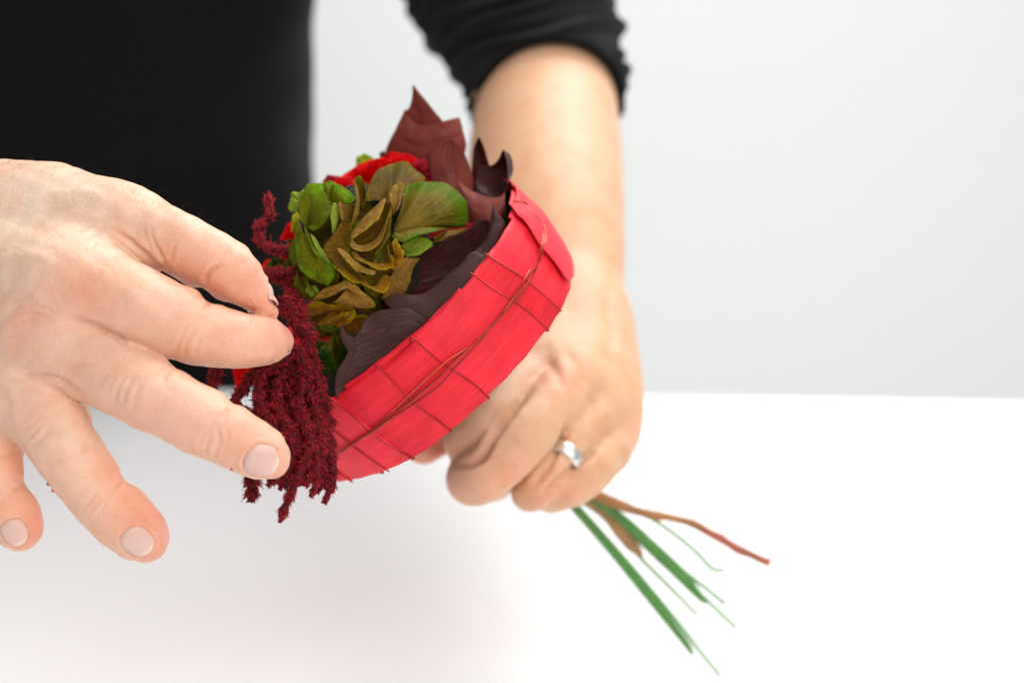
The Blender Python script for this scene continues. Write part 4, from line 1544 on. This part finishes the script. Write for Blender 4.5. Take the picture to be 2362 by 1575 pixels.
strip([(840, 1040), (900, 1090), (980, 1140), (1040, 1152), (1130, 1150), (1172, 1120), (1172, 1050), (1165, 960)], [(785, 1000), (815, 1080), (900, 1132), (1000, 1182), (1070, 1207), (1150, 1207), (1222, 1184), (1232, 1140), (1195, 1060), (1180, 955)], -3 * mm, -7 * mm, 'amber', n=36, seed=22)
strip([(800, 1010), (900, 1040), (1020, 1020), (1165, 950)], [(860, 1090), (1000, 1165), (1120, 1165), (1178, 1080)], 3 * mm, 3 * mm, 'brown', bulge=-.002, seed=23)
fan([(1018, 1110), (1045, 1045), (1090, 1020), (1130, 1080), (1122, 1145), (1060, 1155)], (1070, 1160), -1 * mm, 2 * mm, 'olive', zh, seed=24)
fan([(1205, 935), (1250, 880), (1302, 940), (1342, 1020), (1338, 1100), (1292, 1180), (1222, 1225), (1228, 1140), (1195, 1045)], (1230, 1080), -4 * mm, 3 * mm, 'amber', zh, seed=25)
strip([(930, 1330), (1000, 1392), (1060, 1372), (1100, 1292), (1150, 1266), (1198, 1285)], [(880, 1350), (960, 1402), (1050, 1442), (1132, 1458), (1195, 1392), (1206, 1300)], -3 * mm, -6 * mm, 'amber', seed=26)
fan([(1310, 950), (1400, 882), (1520, 850), (1610, 882), (1662, 932), (1600, 992), (1480, 1062), (1370, 1085)], (1320, 1040), 7 * mm, 3 * mm, 'lime', zh, seed=27)
strip([(1340, 1080), (1300, 1150), (1230, 1230), (1150, 1400), (1105, 1510)], [(1520, 1085), (1460, 1170), (1430, 1260), (1370, 1430), (1230, 1560)], 6 * mm, 7 * mm, 'tan', seed=28)
fan([(1650, 880), (1720, 820), (1850, 785), (2010, 780), (1960, 830), (1820, 880), (1700, 920)], (1620, 930), 8 * mm, 3 * mm, 'tan', zh, seed=29)
fan([(430, 1375), (500, 1322), (600, 1282), (660, 1266), (740, 1312), (815, 1385), (828, 1432), (770, 1446), (700, 1432), (640, 1412), (550, 1392)], (655, 1300), -8 * mm, 1 * mm, 'tan', z3, bulge=.0025, n=36, seed=30)
fan([(400, 1485), (412, 1420), (440, 1388), (520, 1402), (600, 1414), (705, 1442), (706, 1490), (650, 1545), (560, 1548), (450, 1545)], (560, 1440), -4 * mm, 3 * mm, 'amber', z3, seed=31)
fan([(700, 375), (760, 368), (830, 420), (852, 500), (832, 560), (802, 622), (760, 592), (742, 540), (715, 492)], (790, 420), 2 * mm, 3 * mm, 'green', z4, seed=32)
fan([(735, 372), (800, 320), (885, 288), (895, 340), (852, 380), (790, 387)], (830, 330), -6 * mm, 3 * mm, 'amber', z4, seed=33)
fan([(880, 300), (960, 320), (1000, 370), (950, 420), (870, 430), (830, 400)], (900, 340), 0, 3 * mm, 'amber', z4, seed=34)
fan([(640, 260), (620, 320), (660, 400), (720, 440), (780, 380), (740, 300)], (700, 300), 2 * mm, 3 * mm, 'brown', z4, seed=36)
fan([(330, 1200), (322, 1260), (350, 1330), (400, 1380), (440, 1370), (420, 1290), (380, 1220)], (400, 1280), 2 * mm, 3 * mm, 'green', z3, seed=37)
fan([(400, 1260), (398, 1320), (430, 1370), (480, 1330), (450, 1290)], (440, 1300), 0, 3 * mm, 'lime', z3, seed=38)
fan([(350, 800), (310, 790), (300, 740), (360, 700), (400, 690), (390, 760)], (380, 790), 6 * mm, 3 * mm, 'lime', z3, seed=39)
fan([(430, 310), (560, 275), (690, 320), (810, 425), (805, 520), (660, 570), (560, 480)], (650, 620), 4 * mm, 5 * mm, 'green', zh, bulge=.002, n=36, m=10, seed=41)
fan([(250, 440), (300, 350), (400, 280), (480, 300), (470, 420), (330, 520)], (420, 560), 3 * mm, 5 * mm, 'green', zh, bulge=.002, seed=42)
# hidden petals that close the ball behind the traced ones
for k in range(26):
    g = np.random.default_rng(300 + k)
    r_, a_ = 100 * math.sqrt(g.uniform(0, 1)), g.uniform(0, 6.28)
    cu, cv = 800 + r_ * math.cos(a_), 610 + 1.15 * r_ * math.sin(a_)
    rad, st = g.uniform(35, 60), g.uniform(0, 6.28)
    rim = [(cu + rad * math.cos(st + t), cv + rad * .8 * math.sin(st + t)) for t in np.linspace(-1.5, 1.5, 8)]
    fan(rim, (cu - rad * .5 * math.cos(st), cv - rad * .5 * math.sin(st)), g.uniform(9, 15) * mm, 4 * mm, ['brown', 'brown', 'olive'][k % 3], seed=400 + k, n=18, m=6)

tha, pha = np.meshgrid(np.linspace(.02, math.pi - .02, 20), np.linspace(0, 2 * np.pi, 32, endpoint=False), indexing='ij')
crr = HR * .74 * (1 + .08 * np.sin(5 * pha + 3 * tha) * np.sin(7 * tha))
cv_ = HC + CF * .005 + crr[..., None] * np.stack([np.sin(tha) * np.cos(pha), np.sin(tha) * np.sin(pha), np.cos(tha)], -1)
mesh_obj('shade_ball', cv_.reshape(-1, 3), grid_faces(20, 32, True), M_SHADE_BALL, hyd)  # added ball closing the gaps, shade put into its colour

# ---- red flower at the back and further blooms at the side
rose = bpy.data.objects.new('red_flower', None)
link(rose, bouquet)
rose['label'] = 'bright red ruffled flower behind the hydrangea'
reds = [
    ([(600, 660), (620, 610), (680, 565), (760, 525), (840, 505), (860, 580), (820, 660), (740, 700), (660, 700)], (750, 690), .487, 'red'),
    ([(800, 560), (850, 510), (900, 470), (960, 462), (1000, 478), (1010, 540), (960, 620), (880, 650)], (900, 640), .489, 'red'),
    ([(960, 520), (990, 475), (1050, 478), (1090, 510), (1110, 560), (1080, 620), (1000, 640)], (1020, 620), .488, 'red'),
    ([(1060, 530), (1110, 508), (1150, 510), (1170, 560), (1195, 610), (1185, 645), (1130, 650), (1080, 630)], (1090, 640), .485, 'crimson'),
    ([(490, 650), (530, 602), (560, 598), (600, 620), (660, 640), (690, 700), (640, 720), (560, 680)], (640, 690), .490, 'crimson'),
    ([(560, 640), (620, 620), (690, 640), (720, 700), (690, 760), (620, 700)], (680, 720), .483, 'red'),
    ([(1150, 600), (1200, 610), (1250, 630), (1270, 640), (1200, 670), (1130, 660)], (1140, 640), .484, 'crimson'),
    ([(700, 560), (780, 520), (880, 500), (900, 560), (860, 640), (760, 660)], (800, 640), .481, 'red'),
    ([(860, 520), (930, 490), (1020, 500), (1040, 560), (980, 620), (900, 620)], (930, 620), .480, 'red'),
]
for k, (rim, b, d, m_) in enumerate(reds):
    fan(rim, b, 0, .006, m_, z3, bulge=.003, ruffle=.0011, parent=rose, seed=60 + k, depth=d, n=34)
side = bpy.data.objects.new('side_flower', None)
link(side, bouquet)
side['label'] = 'red flower half hidden on the far left side'
for k, (rim, b, d, m_) in enumerate([
    ([(230, 1010), (262, 940), (300, 895), (330, 900), (335, 980), (310, 1040), (260, 1050)], (320, 1020), .476, 'red'),
    ([(105, 1200), (130, 1150), (160, 1130), (250, 1120), (300, 1150), (280, 1200), (180, 1230)], (250, 1190), .474, 'red'),
]):
    fan(rim, b, 0, .004, m_, z3, bulge=.002, parent=side, seed=80 + k, depth=d)
fan([(195, 600), (195, 650), (215, 745), (245, 755), (265, 720), (290, 640), (270, 600)], (250, 620), 0, .003, 'red', z4, parent=side, seed=82, depth=.462)
fan([(200, 560), (190, 640), (230, 680), (300, 640), (300, 560)], (250, 570), 0, .003, 'crimson', z4, parent=side, seed=83, depth=.466)
fan([(300, 970), (305, 900), (315, 850), (345, 840), (350, 900), (340, 980)], (340, 930), 0, .002, 'yellow', z3, parent=side, seed=84, depth=.468)
for k, (rim, b, d) in enumerate([
    ([(120, 1200), (160, 1150), (190, 1120), (260, 1130), (250, 1200), (180, 1240)], (250, 1170), .4635),
    ([(220, 1210), (250, 1150), (320, 1130), (345, 1190), (310, 1240)], (330, 1200), .460),
    ([(260, 1020), (290, 1005), (330, 1010), (330, 1040), (290, 1045)], (335, 1030), .462),
    ([(700, 530), (720, 490), (760, 475), (805, 490), (820, 520), (760, 545)], (770, 545), .497),
    ([(850, 490), (855, 465), (880, 455), (890, 480)], (880, 500), .497),
    ([(140, 1290), (150, 1330), (190, 1330), (190, 1280)], (180, 1290), .455),
    ([(300, 840), (285, 800), (310, 760), (345, 750), (360, 800)], (350, 830), .478),
]):
    o = fan(rim, b, 0, .002, 'lime' if k in (3, 6) else 'dark_green', z3, bulge=.001, parent=bouquet, seed=90 + k, depth=d, name='green_leaf')
for k, (rim, b, d) in enumerate([([(700, 545), (740, 520), (790, 505), (830, 512), (800, 560), (730, 580)], (770, 570), .494)]):
    fan(rim, b, 0, .002, 'yellow', z3, bulge=.001, parent=rose, seed=98, depth=d)
# dark green filler low in the collar
for k, (rim, b, d) in enumerate([
    ([(1100, 500), (1130, 440), (1180, 430), (1230, 450), (1190, 520), (1120, 560)], (1150, 530), .440),
    ([(640, 560), (680, 520), (750, 520), (790, 600), (740, 660), (670, 640)], (720, 600), .449),
    ([(1000, 380), (1060, 420), (1160, 420), (1200, 480), (1100, 560), (1000, 500)], (1090, 470), .452),
]):
    fan(rim, b, 0, .002, 'dark_green', z4, bulge=.001, parent=bouquet, seed=110 + k, depth=d, name='green_leaf')
for k in range(22):
    g = np.random.default_rng(600 + k)
    th, rr = g.uniform(0, 6.28), BR * math.sqrt(g.uniform(0.05, .86))
    c = BC - BA * g.uniform(.004, .012) + (math.cos(th) * be1 + math.sin(th) * be2) * rr
    u, v, d = UV(c)
    rad, st = g.uniform(50, 80), g.uniform(0, 6.28)
    rim = [(u + rad * math.cos(st + t), v + rad * .8 * math.sin(st + t)) for t in np.linspace(-1.6, 1.6, 8)]
    fan(rim, (u - 20 * math.cos(st), v - 20 * math.sin(st)), 0, .003, 'dark_green', seed=620 + k, n=16, m=6, depth=d, parent=bouquet, name='green_leaf')

# ---- amaranth: fuzzy hanging strands
amar = bpy.data.objects.new('amaranth_tassel', None)
link(amar, bouquet)
amar['label'] = 'dark red fuzzy amaranth tassel between the fingertips'
zt = lambda x, y: (500 + x / 2.9585, 700 + y / 2.9585)


def strand(rows, zf, scale, seed, dens=1.0, lighter=0.0):
    """rows (x, y, depth, radius): a core tube clothed in small florets and bristles"""
    g = np.random.default_rng(seed)
    w = []
    for x, y, d, r in rows:
        u, v = zf(x, y)
        w.append([*P(u, v, d), 1.5 * r / scale / FPX * d])
    w = np.array(w)
    L = np.linalg.norm(np.diff(w[:, :3], axis=0), axis=1).sum()
    n = max(12, int(L / .0012))
    s = spline(w, n=n)
    ctr, rad = s[:, :3].copy(), s[:, 3]
    ctr += np.cumsum(g.normal(size=(n, 3)) * .00012, 0) * 0.5
    t, N, Bn = frames(ctr)
    tp = rad * (0.78 + .22 * np.sin(np.linspace(0, 40, n) + g.uniform(0, 6)))
    tp[-3:] *= np.array([.9, .7, .35])
    tv, tf = tube(ctr, tp * .62, 8)
    V, F, S = [np.array(tv)], [np.array([q for q in tf if len(q) == 4])], [np.full(len(tv), .06)]
    cnt = int(dens * 0.62 * L * rad.mean() * 6.28 / (.00042 ** 2) * .16)
    cnt = min(max(int(cnt * 7), 1000), 18000)
    k = g.uniform(0, n - 1.001, cnt)
    i = k.astype(int)
    fr_ = (k - i)[:, None]
    c = ctr[i] * (1 - fr_) + ctr[i + 1] * fr_
    a = g.uniform(0, 6.28, cnt)
    out = np.cos(a)[:, None] * N[i] + np.sin(a)[:, None] * Bn[i]
    dr = out * g.uniform(.35, 1.0, cnt)[:, None] + t[i] * g.uniform(.3, 1.5, cnt)[:, None] + g.normal(size=(cnt, 3)) * .28
    dr /= np.linalg.norm(dr, axis=1)[:, None]
    rr = tp[i]
    clump = .5 + .5 * np.sin(a * 3 + k * 1.9) * np.sin(k * 1.3 + seed)
    b = c + out * (rr * g.uniform(.35, .75, cnt))[:, None]
    ln = np.clip(rr * (.40 + .40 * clump) * g.uniform(.6, 1.1, cnt), .0005, .0020)
    ln = ln * np.where(g.random(cnt) < .07, 1.9, 1.0)
    tip = b + dr * ln[:, None]
    wd = g.uniform(.00013, .00024, cnt)
    sd = np.cross(dr, g.normal(size=(cnt, 3)))
    sd /= np.linalg.norm(sd, axis=1)[:, None]
    sd2 = np.cross(dr, sd)
    # each bristle: a slim three-sided spike
    vs = [b + sd * wd[:, None], b - sd * wd[:, None] * .5 + sd2 * wd[:, None] * .87, b - sd * wd[:, None] * .5 - sd2 * wd[:, None] * .87, tip]
    bv = np.stack(vs, 1).reshape(-1, 3)
    o0 = len(tv)
    ii = o0 + np.arange(cnt)[:, None] * 4
    fq = np.zeros((0, 4), int)
    ft = np.concatenate([ii + np.array([0, 1, 3]), ii + np.array([1, 2, 3]), ii + np.array([2, 0, 3])])
    sh = np.clip(.20 + .52 * clump + g.normal(size=cnt) * .22 + lighter, 0, 1)
    sv_ = np.stack([sh * .45, sh * .45, sh * .45, np.clip(sh * 1.25 + .05, 0, 1)], 1).ravel()
    V.append(bv)
    S.append(sv_)
    allv = np.concatenate(V)
    me = bpy.data.meshes.new('strand')
    quads = np.concatenate(F + [fq])
    nl = quads.size + ft.size
    me.vertices.add(len(allv))
    me.vertices.foreach_set('co', allv.astype(np.float32).ravel())
    me.loops.add(nl)
    me.loops.foreach_set('vertex_index', np.concatenate([quads.ravel(), ft.ravel()]).astype(np.int32))
    me.polygons.add(len(quads) + len(ft))
    me.polygons.foreach_set('loop_start', np.concatenate([np.arange(len(quads)) * 4, quads.size + np.arange(len(ft)) * 3]).astype(np.int32))
    me.update(calc_edges=True)
    at = me.attributes.new('shade', 'FLOAT', 'POINT')
    at.data.foreach_set('value', np.concatenate(S).astype(np.float32))
    me.materials.append(M_AMA)
    o = bpy.data.objects.new('strand', me)
    link(o, amar)
    return o


# upper curl, seen against the black top
strand([(165, 712, .462, 20), (160, 780, .462, 27), (172, 850, .462, 30), (130, 900, .461, 32), (95, 965, .460, 32), (120, 1030, .459, 30), (190, 1068, .458, 32), (260, 1085, .457, 34), (330, 1095, .456, 34)][::-1], z3, 2.704, 1, 1.2, .12)
strand([(360, 1290, .448, 40), (300, 1240, .447, 50), (220, 1230, .445, 48), (150, 1232, .444, 38), (100, 1240, .443, 30)], z3, 2.704, 2, 1.1, .1)
strand([(300, 1270, .444, 50), (330, 1330, .442, 55), (300, 1390, .438, 60), (330, 1450, .434, 55), (370, 1530, .432, 52)], z3, 2.704, 3, 1.2, .12)
strand([(440, -30, .431, 50), (500, 60, .430, 55), (570, 160, .429, 58), (630, 240, .428, 52), (610, 320, .427, 48), (540, 360, .426, 40)], zt, 2.9585, 4, 1.2, .08)
strand([(600, 300, .429, 40), (650, 400, .428, 46), (690, 500, .427, 46), (725, 620, .4265, 46), (760, 760, .426, 46), (775, 900, .4255, 44), (772, 1020, .425, 40), (765, 1120, .425, 34)], zt, 2.9585, 5, 1.1)
strand([(500, 290, .423, 36), (570, 350, .422, 38), (600, 450, .4215, 38), (590, 560, .421, 36), (565, 660, .4205, 32), (580, 780, .4205, 30)], zt, 2.9585, 6, 1.2, -.02)
strand([(520, 330, .422, 34), (430, 390, .4205, 38), (340, 450, .4205, 40), (295, 530, .4205, 40), (300, 630, .4205, 38), (345, 730, .4205, 36), (420, 820, .420, 34)], zt, 2.9585, 7, 1.2)
strand([(440, 360, .426, 36), (340, 400, .426, 40), (240, 490, .426, 42), (180, 590, .426, 42), (125, 665, .4255, 34), (180, 720, .425, 32), (260, 790, .424, 36)], zt, 2.9585, 8, 1.2)
strand([(470, 440, .4235, 32), (420, 530, .4225, 34), (410, 620, .422, 34), (440, 720, .422, 34), (500, 830, .421, 34)], zt, 2.9585, 9, 1.2)
# the drop of strands
drops = [
    [(300, 700, .424, 40), (265, 900, .422, 48), (258, 1120, .421, 52), (252, 1240, .421, 52), (240, 1345, .421, 40)],
    [(600, 760, .419, 34), (640, 930, .418, 36), (580, 1120, .418, 36), (505, 1280, .418, 34), (455, 1400, .418, 32), (425, 1492, .418, 22)],
    [(480, 820, .421, 36), (520, 960, .420, 38), (500, 1110, .420, 38), (450, 1220, .420, 32), (425, 1278, .420, 20)],
    [(650, 700, .422, 36), (720, 880, .421, 38), (720, 1050, .421, 38), (690, 1200, .421, 32), (645, 1318, .421, 22)],
    [(700, 760, .424, 36), (760, 920, .423, 38), (785, 1080, .423, 36), (785, 1220, .423, 32), (735, 1355, .423, 24)],
    [(420, 700, .4225, 36), (470, 860, .421, 38), (560, 1010, .4205, 36), (560, 1150, .4205, 30), (520, 1240, .4205, 22)],
    [(540, 640, .421, 36), (600, 800, .4195, 38), (680, 980, .4195, 36), (660, 1130, .4195, 32), (600, 1250, .4195, 22)],
    [(620, 560, .423, 36), (680, 720, .421, 38), (700, 900, .4205, 36), (640, 1060, .4205, 34), (560, 1200, .4205, 24)],
    [(380, 640, .423, 34), (440, 760, .4215, 36), (540, 900, .4205, 36), (580, 1040, .4205, 34), (600, 1160, .421, 26)],
    [(690, 620, .4265, 34), (745, 800, .425, 36), (760, 1000, .4245, 34), (740, 1160, .4245, 30), (690, 1300, .4245, 22)],
    [(500, 600, .424, 34), (520, 740, .4225, 38), (600, 900, .4225, 38), (700, 1060, .4225, 34), (750, 1200, .4225, 26), (790, 1290, .4225, 18)],
    [(330, 760, .424, 40), (400, 880, .423, 40), (450, 1020, .4225, 40), (470, 1160, .4225, 32)],
    [(560, 700, .4255, 40), (620, 900, .425, 44), (660, 1100, .425, 40), (640, 1220, .425, 30)],
    [(460, 760, .4255, 42), (520, 940, .425, 44), (560, 1120, .425, 38), (500, 1230, .425, 28)],
    [(640, 820, .4255, 40), (700, 1000, .4255, 42), (730, 1160, .4255, 34), (760, 1270, .4255, 22)],
    [(360, 560, .4255, 40), (300, 720, .4255, 40), (350, 880, .4255, 40), (400, 1000, .4255, 36)],
]
for k in range(16):
    g = np.random.default_rng(900 + k)
    x0, x1, x2 = g.uniform(330, 640), g.uniform(240, 760), g.uniform(330, 760)
    dd_ = g.uniform(.4265, .4305)
    drops.append([(x0, g.uniform(440, 600), dd_, 40), ((x0 + x1) / 2 + g.normal() * 20, 740, dd_, 44), (x1, g.uniform(880, 960), dd_, 42), ((x1 + x2) / 2, 1060, dd_, 38), (x2, g.uniform(1140, 1260), dd_, 24)])
for k, rows in enumerate(drops):
    strand(rows, zt, 2.9585, 20 + k, 1.1, (-.12, .10, -.02, .18, .04)[k % 5])
for k, rows in enumerate([
    [(430, 330, .4275, 40), (500, 420, .4265, 46), (550, 520, .4255, 46), (600, 640, .425, 42)],
    [(380, 380, .428, 44), (430, 480, .427, 46), (480, 600, .426, 46), (500, 720, .4255, 42)],
    [(560, 360, .428, 44), (620, 460, .4275, 46), (650, 580, .427, 46), (690, 700, .4265, 42)],
    [(300, 470, .429, 44), (360, 560, .428, 46), (420, 680, .427, 46), (470, 800, .4265, 40)],
]):
    strand(rows, zt, 2.9585, 70 + k, 1.1, .03)
# strands at the side and below the collar
strand([(110, 560, .452, 34), (95, 650, .452, 36), (85, 720, .452, 36), (60, 790, .452, 34), (50, 860, .452, 26)], z4, 2.5295, 50, 1.1, .1)
strand([(1060, 1130, .452, 14), (1068, 1190, .452, 14), (1064, 1240, .452, 15)], z4, 2.5295, 51, 1.3)
# a green wire loop below the collar
lp = [P(*z4(x, y), .45) for x, y in [(1150, 1150), (1143, 1180), (1125, 1202), (1105, 1198), (1098, 1178), (1110, 1150)]]
wire('wire_loop', lp, .00035, M_PET['dark_green'], bouquet, n=24)

# ---- stems below the hand
zs6 = lambda x, y: (1240 + x / 3.168, 1080 + y / 3.168)


def stem(name, rows, mat, zf=zs6, scale=3.168, seg=10, label=None, rough=0.0, seed=0):
    g = np.random.default_rng(seed)
    w = np.array([[*P(*zf(x, y), d), 1.25 * r / scale / FPX * d] for x, y, d, r in rows])
    s = spline(w, per=10)
    s[:, 3] *= 1 + rough * g.normal(size=len(s))
    v, f = tube(s[:, :3], s[:, 3], seg)
    o = mesh_obj(name, v, f, mat, bouquet)
    if label:
        o['label'] = label
    return o


B0 = P(1240, 1040, .540)
uu, vv, dd = UV(BC - BA * .028)
inx = lambda du, dv: ((uu + du - 1240) * 3.168, (vv + dv - 1080) * 3.168, dd, 22)
mid_ = lambda x, y: (x, y, .548, 24)
stem('green_stem', [inx(-60, 20), mid_(60, 60), (300, 320, .556, 26), (540, 600, .560, 25), (800, 920, .563, 25), (1000, 1170, .565, 23), (1100, 1300, .566, 20), (1135, 1360, .566, 10)], M_STEM, seed=1, label='straight dark green stem nearest the front')
stem('green_stem', [inx(-50, 20), mid_(70, 70), (330, 330, .562, 20), (700, 740, .568, 16), (1020, 1120, .572, 13), (1200, 1350, .574, 11), (1335, 1515, .575, 10)], M_STEM2, seed=2)
stem('green_stem', [inx(20, -10), mid_(230, 90), (470, 255, .556, 26), (650, 400, .560, 32), (850, 590, .563, 38), (1010, 740, .566, 38), (1120, 860, .568, 30), (1200, 950, .569, 20), (1230, 985, .569, 9)], M_STEM, seed=3, label='thick green stem in the middle of the bunch')
stem('green_stem', [inx(25, -15), mid_(240, 90), (500, 270, .562, 22), (760, 480, .568, 18), (1080, 760, .573, 13), (1240, 880, .575, 11), (1370, 990, .576, 11)], M_STEM2, seed=4)
stem('green_stem', [inx(25, -5), mid_(230, 100), (520, 310, .566, 20), (820, 590, .571, 15), (1150, 880, .576, 12), (1320, 1040, .578, 11), (1450, 1165, .580, 10)], M_STEM2, seed=5)
stem('green_stem', [inx(10, 0), mid_(200, 110), (480, 350, .568, 16), (760, 660, .574, 12), (900, 800, .577, 11), (1050, 950, .579, 10), (1170, 1075, .580, 9)], M_STEM2, seed=6)
stem('green_stem', [inx(30, -20), mid_(250, 70), (500, 210, .556, 14), (700, 300, .557, 12), (880, 395, .558, 10), (1040, 510, .559, 10), (1170, 620, .560, 10), (1240, 700, .560, 10), (1290, 738, .560, 10), (1365, 745, .560, 9)], M_STEM2, seed=7, label='thin pale green stem with a curled tip')
stem('kraft_stem', [inx(5, 5), mid_(220, 120), (470, 310, .562, 26), (570, 430, .564, 32), (660, 530, .566, 36), (720, 590, .567, 32), (765, 640, .568, 10)], M_KRAFT, seed=8, rough=.03)
stem('woody_twig', [inx(40, -30), (250, 60, .546, 34), (480, 215, .552, 34), (600, 265, .552, 32), (690, 300, .552, 26), (770, 322, .552, 24), (860, 345, .552, 30), (930, 352, .552, 22), (1040, 375, .552, 20), (1130, 400, .552, 23), (1210, 440, .551, 22)], M_TWIG, seed=9, rough=.05, label='brown knotted woody twig')
stem('twig_end', [(1190, 432, .551, 22), (1270, 478, .551, 23), (1330, 505, .551, 27), (1400, 550, .551, 22), (1470, 592, .551, 26), (1560, 630, .551, 21), (1640, 668, .551, 22), (1695, 688, .551, 25)], M_TWIG_R, seed=10, rough=.05)
for k in range(5):
    stem('green_stem', [(uu * 0 + (UV(BC - BA * .02)[0] + (k - 2) * 30 - 1240) * 3.168, (UV(BC - BA * .02)[1] + (k % 2) * 30 - 1080) * 3.168, UV(BC - BA * .02)[2] + .004 * k, 22), (60 + 40 * k, 60 - 10 * k, .552, 24), (330 + 35 * k, 250 - 10 * k, .558, 20)], M_STEM, seed=20 + k)
# tiny floret specks shaken loose onto the fingers
for k, (u, v, d) in enumerate([(123, 1130, .398), (110, 1117, .398), (529, 1087, .392)]):
    g = np.random.default_rng(k)
    c = place_on(bodyL, P(u, v, d), DIR(-.5, .6, -.4))
    v_, f_ = tube(np.array([c - [.0004, 0, 0], c, c + [.0004, 0, .0002]]), [.0002, .0006, .0002], 6)
    o = mesh_obj('floret', v_, f_, M_AMA, attrs={'shade': np.full(len(v_), .8)})
    tag(o, ['lower of two tiny red floret specks on the ring finger edge', 'upper of two tiny red floret specks on the ring finger edge', 'tiny red floret speck under the middle fingertip'][k], 'floret', 'loose florets on the fingers')
